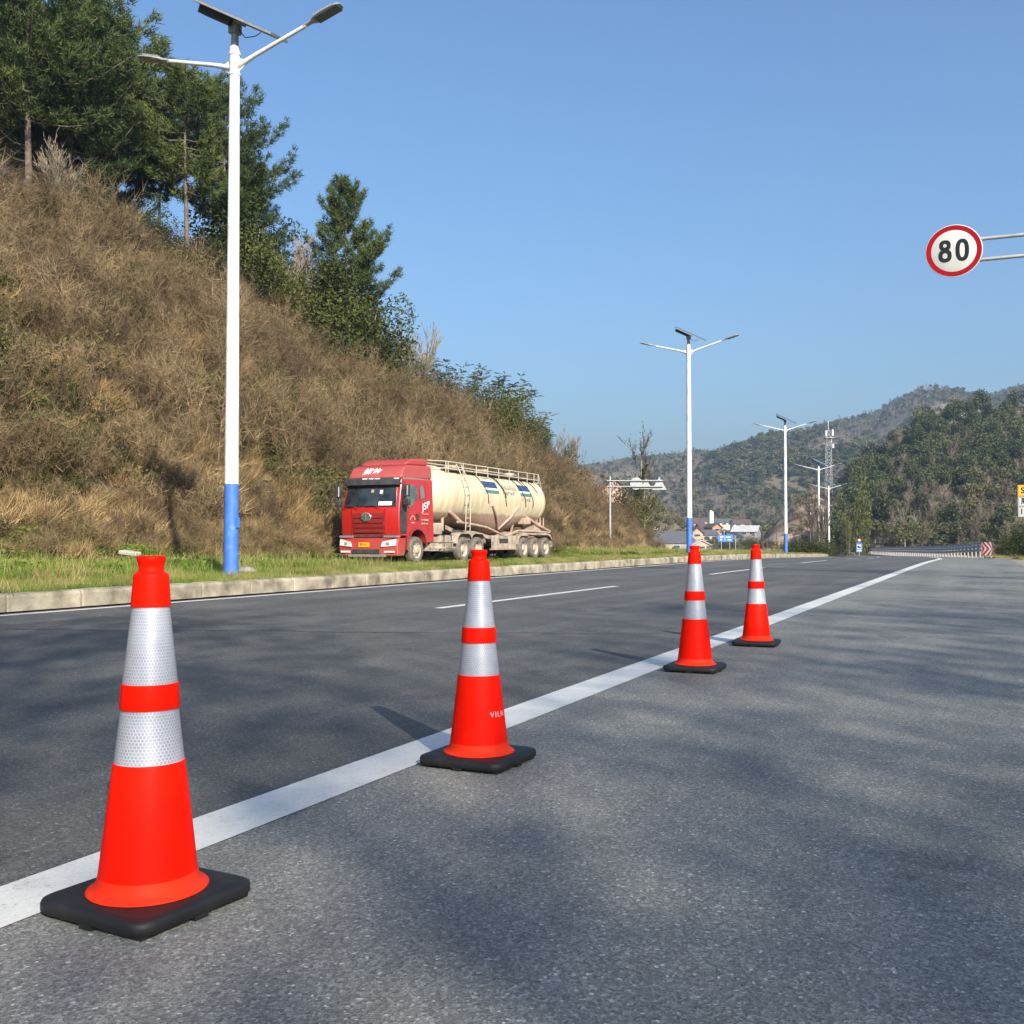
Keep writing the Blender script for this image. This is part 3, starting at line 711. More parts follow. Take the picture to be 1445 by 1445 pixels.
# ---- pines
def pine_meshes(seed, H=12.0, clear=0.35, spread=3.0, nb=64, lean=0.3, tufts=28, needles=22, trunk_r=0.16, mats=('pine_needle',), dead=5):
    r = np.random.default_rng(seed); rd = random.Random(seed)
    tr = MB(); ph = rd.uniform(0, 6.28)
    def axis(f): return Vector((lean * math.sin(f * 2.2 + ph) * f, lean * math.cos(f * 2.6 + ph) * f, H * f))
    tr.tube([axis(i / 12) - (Vector((0, 0, 0.6)) if i == 0 else Vector((0, 0, 0))) for i in range(13)], [trunk_r * (1 - 0.93 * (i / 12) ** 1.1) for i in range(13)], 9)
    cen = []; dr = []
    for b in range(nb + dead):
        isdead = b >= nb
        f = rd.uniform(clear * 0.55, clear) if isdead else clear + (0.985 - clear) * ((b + rd.uniform(0, 1)) / nb) ** 0.85
        az = rd.uniform(0, 6.28); g = max(0.0, (f - clear) / (1 - clear))
        prof = (0.60 + 0.9 * g * (1 - g) * 2) * (1 - g ** 2.6) + 0.10
        Lb = spread * prof * rd.uniform(0.55, 1.25) * (0.45 if isdead else 1)
        up = 0.05 + 0.75 * g ** 1.5 + rd.uniform(-.15, .2)
        o = axis(f); h = Vector((math.cos(az), math.sin(az), 0)); pl = []
        for q in range(5):
            s = q / 4; pl.append(o + h * Lb * s + Vector((0, 0, Lb * (up * s - 0.15 * math.sin(s * 3.1) + 0.18 * s * s))) + Vector((rd.uniform(-.1, .1), rd.uniform(-.1, .1), rd.uniform(-.08, .08))) * s * Lb * 0.4)
        rb = 0.008 + 0.011 * Lb
        tr.tube(pl, [rb * (1 - 0.75 * q / 4) for q in range(5)], 4, cap=False)
        if isdead: continue
        nt = max(5, int(tufts * Lb / spread * 1.3))
        for q in range(nt):
            s = 0.30 + 0.72 * (q + rd.uniform(0, 1)) / nt; s = min(s, 1.0); i = min(3, int(s * 4)); c = pl[i].lerp(pl[i + 1], s * 4 - i)
            side = Vector((-h.y, h.x, 0)) * rd.uniform(-1, 1) * 0.42 * Lb * (0.35 + (1 - s) * 0.65) + Vector((0, 0, rd.uniform(-.06, .30) * (0.5 + 0.3 * Lb)))
            cen.append(c + side); d = (h * 0.7 + side * 0.8 + Vector((0, 0, 0.7))); dr.append(d.normalized())
    cen = np.array([tuple(c) for c in cen]); dr = np.array([tuple(c) for c in dr])
    n = len(cen); C = np.repeat(cen, needles, 0) + r.normal(size=(n * needles, 3)) * 0.075
    D = np.repeat(dr, needles, 0) * 0.75 + r.normal(size=(n * needles, 3)) * 0.62
    V, T = blades(C, D, r.uniform(0.18, 0.38, n * needles), 0.046, r)
    return tr.mesh('trunk', 'bark'), arr_mesh('crown', V, T, np.zeros(len(T), int), mats)
def tree_at(name, label, cat, px, Y, ytop, meshes, Ht, group=None, rz=None, wide=1.0, base=None):
    b = P(px, 700, Y); z = ground_z(b.x, b.y) if base is None else base
    top = P(px, ytop, Y).z; s = (top - z) / Ht
    root = thing(name, label, cat, (b.x, b.y, z - 0.15), random.uniform(0, 6.28) if rz is None else rz, group)
    for nm, me in meshes:
        link(nm, me, parent=root)
    root.scale = (s * wide, s * wide, s); return root
pineA = pine_meshes(1, clear=0.42, spread=3.0, nb=62); pineB = pine_meshes(2, clear=0.34, spread=3.3, nb=72)
pineC = pine_meshes(3, clear=0.20, spread=3.5, nb=84); pineD = pine_meshes(4, clear=0.5, spread=2.2, nb=46)
pineE = pine_meshes(9, clear=0.30, spread=2.75, nb=74, lean=0.5)
pn = lambda m: [('trunk', m[0]), ('crown', m[1])]
PG = 'pines along the top of the bank'
for px, Y, yt, me, w, lb in (
    (262, 55.5, 86, pineA, 0.95, 'tall pine with long bare reddish trunk, left of the nearest lamp post'),
    (222, 57.5, 165, pineD, 1.0, 'slim pine with bare trunk between the left pines and the reddish trunked pine'),
    (318, 61.0, 120, pineB, 1.0, 'pine behind the nearest lamp post whose crown shows on both sides of it'),
    (352, 63.0, 225, pineC, 0.75, 'lower pine reaching a branch out to the right of the nearest lamp post'),
    (36, 51.0, -75, pineB, 1.1, 'dark pine at the left edge with its trunk rising above the bare shrub'),
    (96, 55.0, -20, pineC, 1.05, 'bushy pine second from the left edge of the bank top'),
    (132, 58.0, 5, pineA, 1.25, 'broad pine at the middle of the left group'),
    (160, 60.5, 40, pineC, 0.8, 'pine at the right side of the left group beside the sky gap'),
    (-22, 53.0, -60, pineC, 1.0, 'pine cut off by the left edge of the picture'),
    (-75, 52.0, -90, pineA, 1.2, 'pine standing left beyond the cut off pine'),
    (65, 60.0, 10, pineE, 1.0, 'pine in the second row behind the left group'),
    (488, 65.0, 250, pineE, 0.95, 'lone pine standing apart against the sky above the tanker truck')):
    tree_at('pine_tree', lb, 'pine tree', px, Y, yt, pn(me), 12.2, PG, wide=w)
# ---- evergreen bushes and small trees on the bank
def bush_meshes(seed, n=5200, rad=2.0, h=3.4, size=0.10, lobes=14, mat='bush_leaf'):
    r = np.random.default_rng(seed); V, T, mi = leaf_bush(r, n, rad, h, size, lobes, low=0.5)
    st = MB()
    for k in range(5):
        a = r.uniform(0, 6.28); e = Vector((math.cos(a) * rad * 0.4, math.sin(a) * rad * 0.4, h * 0.75))
        st.tube([Vector((0, 0, -0.4)), e * 0.5 + Vector((0.1, 0, 0)), e], [0.06, 0.04, 0.015], 5, cap=False)
    return st.mesh('stem', 'grey_bark'), arr_mesh('foliage', V, T, mi, [mat])
bA = bush_meshes(31, 9500, 1.9, 3.4, 0.078, 18); bB = bush_meshes(32, 9000, 1.6, 3.8, 0.076, 16); bC = bush_meshes(33, 8500, 2.0, 3.0, 0.07, 16, 'olive_leaf')
bR = bush_meshes(34, 1500, 1.6, 2.6, 0.07, 9, 'russet_leaf')
bn = lambda m: [('stem', m[0]), ('foliage', m[1])]
BG = 'evergreen bushes on the bank'
for px, Y, yt, me, w, lb in (
    (205, 53.5, 305, bA, 1.3, 'dark evergreen bush below the slim pine'),
    (165, 53, 275, bB, 1.2, 'dark evergreen bush at the foot of the left pines'),
    (243, 56.5, 330, bC, 1.0, 'olive bush left of the bare reddish pine trunk'),
    (300, 59.0, 330, bA, 1.2, 'dark bush filling the gap right of the reddish pine trunk'),
    (335, 61.0, 290, bB, 1.2, 'dark evergreen bush hidden partly by the nearest lamp post'),
    (362, 61.0, 335, bA, 1.1, 'rounded evergreen bush right of the nearest lamp post'),
    (385, 62.0, 375, bC, 0.9, 'small olive bush at the right end of the pine group'),
    (450, 66.5, 385, bB, 1.1, 'dark bush left of the lone pine trunk'),
    (474, 64.0, 395, bA, 0.95, 'dark green bush in front of the lone pine trunk'),
    (508, 65.5, 400, bB, 1.0, 'bright edged evergreen bush right of the lone pine trunk'),
    (528, 66.0, 462, bA, 0.95, 'dark bush sloping down right of the lone pine'),
    (545, 68.0, 498, bB, 1.1, 'lowest dark bush below the lone pine'),
    (612, 76.0, 545, bC, 1.0, 'olive bush under the bamboo sprays'),
    (660, 78.0, 540, bC, 1.1, 'olive bush in the middle of the bamboo sprays'),
    (700, 80.0, 545, bA, 0.9, 'green bush right of the middle bamboo sprays'),
    (718, 84.0, 565, bC, 1.1, 'olive bush above the tanker rear end'),
    (752, 89.0, 600, bA, 1.1, 'green bush on the descending ridge behind the tanker'),
    (775, 95.0, 628, bB, 1.0, 'last green bush low on the descending ridge'),
    (118, 52.0, 262, bA, 1.2, 'dark bush right behind the bare shrub at left')):
    tree_at('evergreen_bush', lb, 'bush', px, Y, yt, bn(me), 3.5, BG, wide=w)
for px, Y, yt, w, lb in ((812, 98, 652, 1.3, 'russet leaved bush behind the sign gantry post'), (838, 92, 682, 1.2, 'russet bush left of the grey sign gantry'), (880, 101, 708, 1.0, 'russet bush below the gantry signs')):
    tree_at('russet_bush', lb, 'bush', px, Y, yt, bn(bR), 2.8, 'russet bushes at the end of the bank', wide=w)
# ---- bamboo sprays: arching culms with drooping leaves
def spray_meshes(seed, H=4.5, n=5):
    r = np.random.default_rng(seed); rd = random.Random(seed); st = MB(); cen = []; d_ = []
    for k in range(n):
        az = rd.uniform(0, 6.28); L = H * rd.uniform(0.75, 1.05); pl = []
        for q in range(8):
            s = q / 7; out = 1.5 * s ** 2.4; pl.append(Vector((math.cos(az) * (0.2 + out), math.sin(az) * (0.2 + out), -0.3 * (q == 0) + L * (s - 0.10 * s ** 3))))
        st.tube(pl, [0.022 * (1 - 0.85 * q / 7) for q in range(8)], 4, cap=False)
        for q in range(36):
            s = rd.uniform(0.3, 1.0); i = min(6, int(s * 7)); c = pl[i].lerp(pl[i + 1], s * 7 - i)
            a2 = rd.uniform(0, 6.28); tip = Vector((math.cos(a2), math.sin(a2), rd.uniform(-.3, .5))) * rd.uniform(0.2, 0.7)
            for w in range(7):
                cen.append(tuple(c + tip * (w + 1) / 7)); d_.append(tuple(tip + Vector((rd.uniform(-.3, .3), rd.uniform(-.3, .3), -0.25))))
    V, T = blades(np.array(cen), np.array(d_), r.uniform(0.14, 0.28, len(cen)), 0.07, r)
    return st.mesh('culm', 'grey_bark'), arr_mesh('foliage', V, T, np.zeros(len(T), int), ['bamboo_leaf'])
sA = spray_meshes(51); sB = spray_meshes(52, 4.5, 7); sn = lambda m: [('culm', m[0]), ('foliage', m[1])]
for px, Y, yt, me, w, lb in (
    (605, 75, 500, sA, 1.0, 'bamboo spray left of the others on the ridge'), (632, 77, 492, sB, 1.0, 'tallest bamboo spray on the ridge'),
    (655, 79, 512, sB, 1.0, 'bamboo spray right beside the tallest one'), (684, 79, 514, sA, 0.9, 'dense dark bamboo spray at the middle of the ridge'),
    (716, 83, 528, sA, 1.2, 'bamboo spray bending right against the sky'), (742, 87, 572, sB, 1.1, 'low bamboo spray above the rear of the tanker'),
    (765, 92, 598, sA, 0.9, 'last small bamboo spray on the falling ridge')):
    tree_at('bamboo_spray', lb, 'bamboo', px, Y, yt, sn(me), 4.4, 'bamboo sprays on the ridge', wide=w)
# ---- bare shrubs and trees
def bare_meshes(seed, H=4.0, levels=3, spread=0.6, mat='bare_twig', n0=6, w=0.045, leafmat_=None, column=False):
    rd = random.Random(seed); r = np.random.default_rng(seed); st = MB(); B = []; D = []; L = []
    def grow(p, d, l, rad, lv):
        q = [p, p + d * l * 0.5 + Vector((rd.uniform(-.05, .05), rd.uniform(-.05, .05), 0)) * l, p + d * l + Vector((rd.uniform(-.08, .08), rd.uniform(-.08, .08), 0.05)) * l]
        if lv <= 1: st.tube(q, [rad, rad * 0.7, rad * 0.35], 5 if lv == 0 else 4, cap=False)
        else:
            B.append(tuple(p)); D.append(tuple(q[2] - p)); L.append(l)
        if lv < levels:
            for k in range(9 if lv == 0 else 6):
                s = rd.uniform(0.25, 1.0); c = q[0].lerp(q[1], s * 2) if s < .5 else q[1].lerp(q[2], s * 2 - 1)
                nd = (d + Vector((rd.uniform(-1, 1), rd.uniform(-1, 1), rd.uniform(-.1, .6))) * spread).normalized()
                grow(c, nd, l * rd.uniform(0.35, 0.6), rad * 0.45, lv + 1)
    if column:
        grow(Vector((0, 0, -0.3)), Vector((0, 0, 1)), H, 0.11, 0)
        for k in range(58):
            f = rd.uniform(0.25, 0.97); a = rd.uniform(0, 6.28)
            grow(Vector((0, 0, H * f)), Vector((math.cos(a) * 0.6, math.sin(a) * 0.6, 0.9)).normalized(), H * 0.20 * (1.15 - f), 0.03, 1)
    else:
        for k in range(n0):
            a = rd.uniform(0, 6.28); grow(Vector((rd.uniform(-.2, .2), rd.uniform(-.2, .2), -0.3)), Vector((math.cos(a) * spread * 0.7, math.sin(a) * spread * 0.7, 1)).normalized(), H * rd.uniform(0.7, 1), 0.04, 0)
    V, T = blades(np.array(B), np.array(D), np.array(L), w, r)
    parts = [(V, T, 0)]; mats = [mat]
    if leafmat_:
        k = r.integers(0, len(B), 3800); Bn = np.array(B); Dn = np.array(D)
        c = Bn[k] + Dn[k] * r.uniform(0.2, 1.1, (3800, 1)); V2, T2 = leaves(c, 0.09, r); parts.append((V2, T2, 1)); mats.append(leafmat_)
    V, T, mi = cat_(parts)
    return st.mesh('trunk', 'grey_bark'), arr_mesh('twigs', V, T, mi, mats)
b1 = bare_meshes(61); b2 = bare_meshes(62, spread=0.45); b3 = bare_meshes(63, 8.0, 3, 0.5, mat='dark_twig', column=True, leafmat_='olive_leaf', w=0.06)
b5 = bare_meshes(65, 3.0, 3, 0.5, mat='dark_twig', n0=8, w=0.03)
b4 = bare_meshes(64, 3.0, 3, 0.8, mat='twig', n0=9, w=0.06)
tn = lambda m: [('trunk', m[0]), ('twigs', m[1])]
for px, Y, yt, me, w, lb in (
    (85, 50.5, 222, b1, 0.9, 'pale leafless shrub in front of the left pines'), (20, 48.5, 262, b2, 1.0, 'small leafless shrub near the left edge below the pines'),
    (402, 64, 352, b2, 1.1, 'thin leafless sapling between the pine group and the lone pine'), (425, 66, 385, b1, 0.9, 'leafless shrub just left of the lone pine'),
    (585, 75, 478, b2, 1.0, 'leafless sapling left of the bamboo sprays'), (795, 99, 622, b2, 1.0, 'leafless sapling low on the ridge end'),
    (195, 50, 330, b4, 1.0, 'leafless grey shrub on the bank left of the slim pine')):
    tree_at('bare_shrub', lb, 'shrub', px, Y, yt, tn(me), 4.4 if me is not b4 else 3.3, 'leafless shrubs on the bank', wide=w)
tree_at('bare_tree', 'tall thin nearly leafless tree standing right of the gantry signs', 'tree', 910, 112, 650, tn(b3), 8.3, wide=1.3)
tree_at('leafy_thicket', 'tangled olive thicket at the foot of the tall thin tree', 'bush', 894, 108, 700, bn(bC), 3.5, wide=0.85)
tree_at('leafy_thicket', 'tangled thicket left of the tall thin tree trunk', 'bush', 876, 118, 672, bn(bC), 3.5, wide=0.9)

# ---- bush clump at the end of the verge, beside the lamp posts
for px, Y, yt, w, me, lb in ((1142, 96, 758, 1.7, bA, 'dark rounded evergreen bush at the end of the left verge'), (1166, 99, 764, 1.6, bC, 'olive bush at the tip of the left verge')):
    b = P(px, 780, Y); z = -0.75
    tree_at('verge_bush', lb, 'bush', px, Y, yt, bn(me), 3.5, 'bushes at the end of the verge', wide=w * 1.6, base=z)
tree_at('bare_bush', 'dark leafless fan shaped bush behind the bushes at the verge end', 'shrub', 1157, 101, 707, tn(b5), 3.3, base=-0.8, wide=0.55)
# ---- right-hand roadside bushes (in shade)
for px, Y, yt, w, lb in ((1462, 68, 742, 1.6, 'dark bush at the right edge beyond the gravel shoulder'), (1432, 80, 756, 1.8, 'low dark bush behind the route sign'), (1412, 92, 768, 1.2, 'small bush right of the striped marker board')):
    tree_at('roadside_bush', lb, 'bush', px, Y, yt, bn(bA), 3.5, 'bushes on the right roadside', wide=w, base=-0.3 if Y < 90 else -0.5)
# ---- roadside trees behind the viewpoint on the right: they throw the dappled shade on the road
def broad_meshes(seed, H=13.0, rad=4.0, n=3000, clear=0.35):
    r = np.random.default_rng(seed); rd = random.Random(seed); tr = MB()
    tr.tube([(0, 0, -0.3), (0.1, 0, H * 0.3), (0, 0.15, H * 0.6), (0.2, 0, H * 0.92)], [0.2, 0.16, 0.1, 0.02], 8)
    lob = []
    for k in range(22):
        f = rd.uniform(clear, 0.95); a = rd.uniform(0, 6.28); g = (f - clear) / (1 - clear); L = rad * (0.4 + 1.1 * g * (1 - g) * 2) * rd.uniform(0.5, 1)
        e = Vector((math.cos(a) * L, math.sin(a) * L, H * f + L * 0.35)); tr.tube([(0, 0, H * f * 0.95), e * 0.5 + Vector((0, 0, H * f * 0.5)), e], [0.05, 0.035, 0.01], 5, cap=False); lob.append(e)
    lob = np.array([tuple(e) for e in lob]); k = r.integers(0, len(lob), n)
    V, T = leaves(lob[k] + r.normal(size=(n, 3)) * np.array([0.75, 0.75, 0.5]), 0.13, r)
    return tr.mesh('trunk', 'grey_bark'), arr_mesh('crown', V, T, np.zeros(len(T), int), ['bush_leaf'])
t1 = broad_meshes(71, 23, 6.5, 6500); t2 = broad_meshes(72, 21, 4.0, 2600, 0.68); t4 = broad_meshes(74, 17.5, 3.0, 1500, 0.7); cn = lambda m: [('trunk', m[0]), ('crown', m[1])]
SH = []   # (x, y, mesh, scale)
for x, y, me, s in ((10.8, -22.4, t4, 1.0), (13.9, -17.6, t4, 1.0), (12.6, -21.2, t4, .92), (18.6, -17.2, t2, 1.0), (21.8, -18.4, t2, 1.0), (24.2, -11.4, t2, 1.0), (29, -5, t2, 1.1), (35, 2, t2, 1.0), (42, 10, t1, 1.0), (6.4, -15.6, t4, 1.0), (5.4, -19.0, t4, 1.1)):
    root = thing('roadside_tree', 'leafy tree on the right roadside outside the picture', 'tree', (x, y, 0), random.uniform(0, 6), 'trees on the right roadside')
    for nm, m_ in cn(me): link(nm, m_, parent=root)
    root.scale = (s, s, s)

# ================================================================ FAR TERRAIN
def crest_pts(xs, ys, Yr, drop):
    us = [(x - 722.5) / F for x in xs]; zs = [P(x, y + drop, Yr).z for x, y in zip(xs, ys)]
    return us, zs
mu, mz = crest_pts([-900, 0, 600, 820, 903, 936, 958, 986, 1008, 1025, 1055, 1097, 1124, 1166, 1207, 1234, 1253, 1281, 1310, 1339, 1374, 1398, 1410, 1445, 1700, 2400],
                   [640, 650, 655, 660, 649, 645, 641, 638, 639, 630, 623, 614, 608, 598, 590, 584, 571, 558, 552, 551, 557, 558, 554, 544, 520, 560], 1250, 5)
def mtn_z(u, Y):
    zr = float(np.interp(u, mu, mz)); s = (Y - 470) / (1250 - 470)
    if s <= 0: b = 0
    elif s <= 1: b = (0.62 * s + 0.38 * (s * s * (3 - 2 * s)))
    else: b = max(0, 1 - (s - 1) * 1.1)
    n = fbm(u * Y * 0.006, Y * 0.006, 1.5) * 0.28 * b * (1 - min(b, 1)) * 3.2
    return -4.5 + (zr + 4.5) * max(0, b + n * (1 if s < 1 else 0)) + (fbm(u * Y * 0.03, Y * 0.03) * 4 * min(1, max(0, s) * 4) * (1 - 0.7 * b))
mus = np.linspace(-0.75, 1.1, 150); mY = [440, 470, 500, 530, 560, 600, 640, 680, 720, 770, 820, 870, 920, 980, 1040, 1100, 1150, 1200, 1235, 1265, 1300, 1380, 1500, 1700]
gridmesh('far_mountain', len(mus), len(mY), lambda i, j: (mus[i] * mY[j], mY[j], mtn_z(mus[i], mY[j])), 'mountain')
hu, hz = crest_pts([1120, 1150, 1171, 1191, 1214, 1248, 1257, 1279, 1310, 1343, 1362, 1386, 1445, 1700, 2200], [800, 785, 745, 700, 672, 650, 634, 620, 606, 592, 592, 585, 580, 560, 620], 330, 6)
def wh_z(u, Y):
    zr = float(np.interp(u, hu, hz)); s = (Y - 180) / 150.0
    if s <= 0: b = 0
    elif s <= 1: b = s * 0.75 + 0.25 * s * s
    else: b = max(0, 1 - (s - 1) * 0.5)
    left = float(np.interp(u, [0.26, 0.34], [0, 1]))
    return -2.6 + (zr + 2.6) * b + fbm(u * Y * 0.05, Y * 0.05) * 2.0 * min(1, b * 3) * left
hus = np.linspace(0.27, 1.1, 70); hY = [172, 180, 188, 198, 210, 225, 240, 255, 270, 285, 300, 315, 330, 345, 370, 410, 460]
gridmesh('wooded_hill', len(hus), len(hY), lambda i, j: (hus[i] * hY[j], hY[j], wh_z(hus[i], hY[j])), 'mountain')
# brown spur behind the thin tree, and the earth cutting right of the village
def spur(name, pl, Y0, depth, mat, base=-4.5, seed=0):
    us = np.linspace(pl[0][0], pl[-1][0], 40); xs = [p[0] for p in pl]; zs = [P(p[0], p[1], Y0 + depth * 0.55).z for p in pl]
    def fn(i, j):
        s = j / 11; Y = Y0 + depth * s; px = us[i]; top = float(np.interp(px, xs, zs)); b = max(0, math.sin(min(1, s * 0.9) * math.pi) ** 0.8) if s < 1 else 0
        e = min(1, min(i, 39 - i) / 3)
        return ((px - 722.5) / F * Y, Y, base + (top - base) * b * (0.3 + 0.7 * e) + fbm(px * .05, s * 3, seed) * 1.2 * b)
    return gridmesh(name, 40, 12, fn, mat)
spur('brown_spur', [(780, 668), (840, 672), (880, 690), (920, 708), (950, 728), (985, 752), (1010, 772)], 330, 110, 'mountain')
spur('earth_cutting', [(1066, 776), (1085, 752), (1100, 735), (1120, 716), (1150, 700), (1185, 706), (1240, 745)], 262, 70, 'earth_cut', -3.4, 4)

# ---- woods
def crown_t(r, n, rad, h, size, lobes, mi):
    c = r.normal(size=(lobes, 3)); c /= np.linalg.norm(c, axis=1, keepdims=True); c *= r.uniform(0.25, 0.8, (lobes, 1)) * np.array([rad * .8, rad * .8, h * 0.33]); c[:, 2] += h * 0.62
    k = r.integers(0, lobes, n); d = r.normal(size=(n, 3)); d /= np.linalg.norm(d, axis=1, keepdims=True)
    p = c[k] + d * (r.uniform(0.5, 1.05, n))[:, None] * np.array([rad * .40, rad * .40, h * 0.15])
    V, T = leaves(p, size, r); return V, T, mi
def trunk_t(h, rad, mi):
    m = MB(); m.tube([(0, 0, -1), (0.1, 0, h * .5), (0, 0, h)], [rad, rad * .7, rad * .2], 5, cap=False)
    V = np.array(m.v); T = np.array([[f[0], f[1], f[2]] for f in m.f] + [[f[0], f[2], f[3]] for f in m.f]); return V, T, mi
def bare_t(r, h, n, mi):
    b = np.zeros((n, 3)); b[:, 2] = r.uniform(0.15, 0.8, n) * h; d = r.normal(size=(n, 3)) * 0.5; d[:, 2] = np.abs(d[:, 2]) + 0.8
    V, T = blades(b, d, r.uniform(0.15, 0.42, n) * h * (1.2 - b[:, 2] / h), 0.09, r)
    b2 = b + d / np.linalg.norm(d, axis=1, keepdims=True) * 0.15 * h * r.uniform(0.2, 1.2, (n, 1)); d2 = d + r.normal(size=(n, 3)) * 0.5
    V2, T2 = blades(b2, d2, r.uniform(0.08, 0.2, n) * h, 0.06, r)
    return np.concatenate([V, V2]), np.concatenate([T, T2 + len(V)]), mi
r = np.random.default_rng(81)
ftm = [(cat_([crown_t(r, 950, 3.6, 8, 0.33, 15, 0), trunk_t(6, .18, 1)]), ['forest_leaf', 'bark'], 8),
       (cat_([crown_t(r, 850, 3.0, 9, 0.30, 12, 0), trunk_t(7, .16, 1)]), ['forest_leaf', 'bark'], 9),
       (cat_([crown_t(r, 800, 3.2, 6.5, 0.28, 13, 0), trunk_t(5, .15, 1)]), ['forest_olive', 'grey_bark'], 6.5),
       (cat_([bare_t(r, 8, 210, 0), trunk_t(7.5, .11, 1)]), ['bare_twig', 'grey_bark'], 8),
       (cat_([bare_t(r, 6, 220, 0), crown_t(r, 160, 2.0, 4.5, 0.22, 6, 2), trunk_t(5.5, .10, 1)]), ['bare_twig', 'grey_bark', 'forest_olive'], 6)]
fme = [arr_mesh('tree', *a, m) for a, m, h in ftm]
flab = ['dark dense evergreen tree', 'taller dark evergreen tree', 'olive green rounded tree',
        'pale leafless tree', 'half bare pale twigged tree']
r = np.random.default_rng(82); cnt = 0; placed = []
while cnt < 290:
    px = r.uniform(1168, 1462); Y = 186 + 150 * r.uniform() ** 0.9; u = (px - 722.5) / F; z = wh_z(u, Y)
    hgt = (Y - 186) / 150
    if px < 1200 and z < 0.5 and Y > 230: continue
    q = r.uniform(); nn = fbm(u * 14, Y * 0.03, 6)
    if hgt < 0.33 + nn * 0.2: k = [3, 4, 2, 3, 4, 0, 2][int(q * 7)]
    else: k = [0, 1, 0, 1, 2, 0, 1, 3][int(q * 8)]
    x = u * Y
    if any((x - a) ** 2 + (Y - b) ** 2 < 9 for a, b in placed): continue
    placed.append((x, Y)); s = r.uniform(0.75, 1.2)
    o = link('hill_tree', fme[k], (x, Y, z - 0.4), r.uniform(0, 6.28), (s, s, s * r.uniform(.85, 1.15)))
    wh = ('low', 'halfway up', 'high')[min(2, int(hgt * 3))]; sd_ = ('left shoulder', 'middle', 'right side')[min(2, int((px - 1168) / 92))]
    lb = '%s %s on the %s of the wooded hill' % (flab[k], wh, sd_); tag(o, lb, 'tree', lb.split(' tree ')[0] + ' trees, %s, %s of the hill' % (wh, sd_)); cnt += 1
def scat_hill(n, zf, u0, u1, Y0, Y1, temps, mats, name, label, sfun, pick, seed, mn=None):
    r = np.random.default_rng(seed); pts = []; kd = []; sc = []; ro = []
    while len(pts) < n:
        u = r.uniform(u0, u1); Y = Y0 + (Y1 - Y0) * r.uniform(); z = zf(u, Y)
        if mn is not None and z < mn: continue
        pts.append((u * Y, Y, z - 0.4)); kd.append(pick(r, u, Y)); s = sfun(r, Y); sc.append((s, s, s * r.uniform(.8, 1.2))); ro.append((0, 0, r.uniform(0, 6.28)))
    return scatter(name, temps, pts, kd, sc, ro, mats, label, 'wood')
r = np.random.default_rng(83)
und = [crown_t(r, 200, 2.2, 3.0, 0.3, 7, 0), crown_t(r, 160, 2.4, 2.6, 0.3, 7, 1), bare_t(r, 4.0, 90, 2)]
und = [(V, T, np.full(len(T), m)) for V, T, m in und]
scat_hill(1500, wh_z, 0.31, 0.53, 183, 335, und, ['forest_leaf', 'forest_olive', 'bare_twig'], 'hill_undergrowth', 'undergrowth between the trees of the wooded hill',
          lambda r, Y: r.uniform(.7, 1.3), lambda r, u, Y: int(r.choice([0, 1, 2], p=[.25, .35, .4] if Y < 240 else [.5, .3, .2])), 84, -1.5)
far = [crown_t(r, 130, 3.6, 8, 0.75, 8, 0), crown_t(r, 110, 3.2, 7, 0.7, 7, 1), bare_t(r, 7, 60, 2), crown_t(r, 90, 2.2, 10, 0.6, 6, 0)]
far = [(V, T, np.full(len(T), m)) for V, T, m in far]
far[2] = (far[2][0] * np.array([1.3, 1.3, 1.0]), far[2][1], far[2][2])
def pick_far(r, u, Y):
    n = fbm(u * Y * 0.007, Y * 0.007, 8); q = r.uniform()
    if Y > 1215: return 0 if q < .5 else (3 if q < .8 else 2)
    if n > 0.12: return 0 if q < .45 else 1
    return 2 if q < 0.8 else (1 if q < .85 else 0)
scat_hill(24000, mtn_z, 0.02, 0.54, 470, 1275, far, ['forest_leaf', 'forest_olive', 'bare_twig'], 'mountain_woods', 'far mixed woods covering the mountain slopes', lambda r, Y: r.uniform(.55, 1.15), pick_far, 85, 0.0)
# scrub on the near foot of the mountain and on the spurs
sp = bpy.data.objects['brown_spur']; ec = bpy.data.objects['earth_cutting']
for src, n, nm, lb, sd_ in ((sp, 900, 'spur_scrub', 'brown scrub covering the spur behind the thin tree', 86), (ec, 330, 'cutting_scrub', 'scattered scrub on the orange earth cutting', 87)):
    r = np.random.default_rng(sd_); pts = []; kd = []; sc = []; ro = []; polys = list(src.data.polygons)
    while len(pts) < n:
        p = polys[r.integers(0, len(polys))]; vs = [src.data.vertices[i].co for i in p.vertices]; a, b = r.uniform(), r.uniform()
        c = vs[0].lerp(vs[1], a).lerp(vs[3].lerp(vs[2], a), b)
        if src is ec and 1082 < c.x / c.y * F + 722.5 < 1118 and r.uniform() < 0.8: continue
        pts.append(tuple(c - Vector((0, 0, .3)))); kd.append(int(r.choice([0, 1, 2], p=[.1, .35, .55]))); s = r.uniform(.5, 1.1); sc.append((s,) * 3); ro.append((0, 0, r.uniform(0, 6.28)))
    scatter(nm, und, pts, kd, sc, ro, ['forest_leaf', 'forest_olive', 'bare_twig'], lb, 'scrub')
# willow-like yellow green tree at the foot of the wooded hill
for px, Y, yt, lb in ((1211, 172, 692, 'yellow green leafy tree above the blue roadside sign'), (1195, 178, 728, 'smaller yellow green tree left of the blue roadside sign')):
    b = P(px, 770, Y); mm = bush_meshes(91, 2600, 2.6, 6.5, 0.2, 12, 'willow_leaf') if px == 1211 else mm
    root = thing('willow_tree', lb, 'tree', (b.x, Y, -2.2), 0.3 * px, 'yellow green trees'); s = (P(px, yt, Y).z + 2.2) / 6.6
    for nm, m_ in bn(mm): link(nm, m_, parent=root)
    root.scale = (s * .45, s * .45, s)
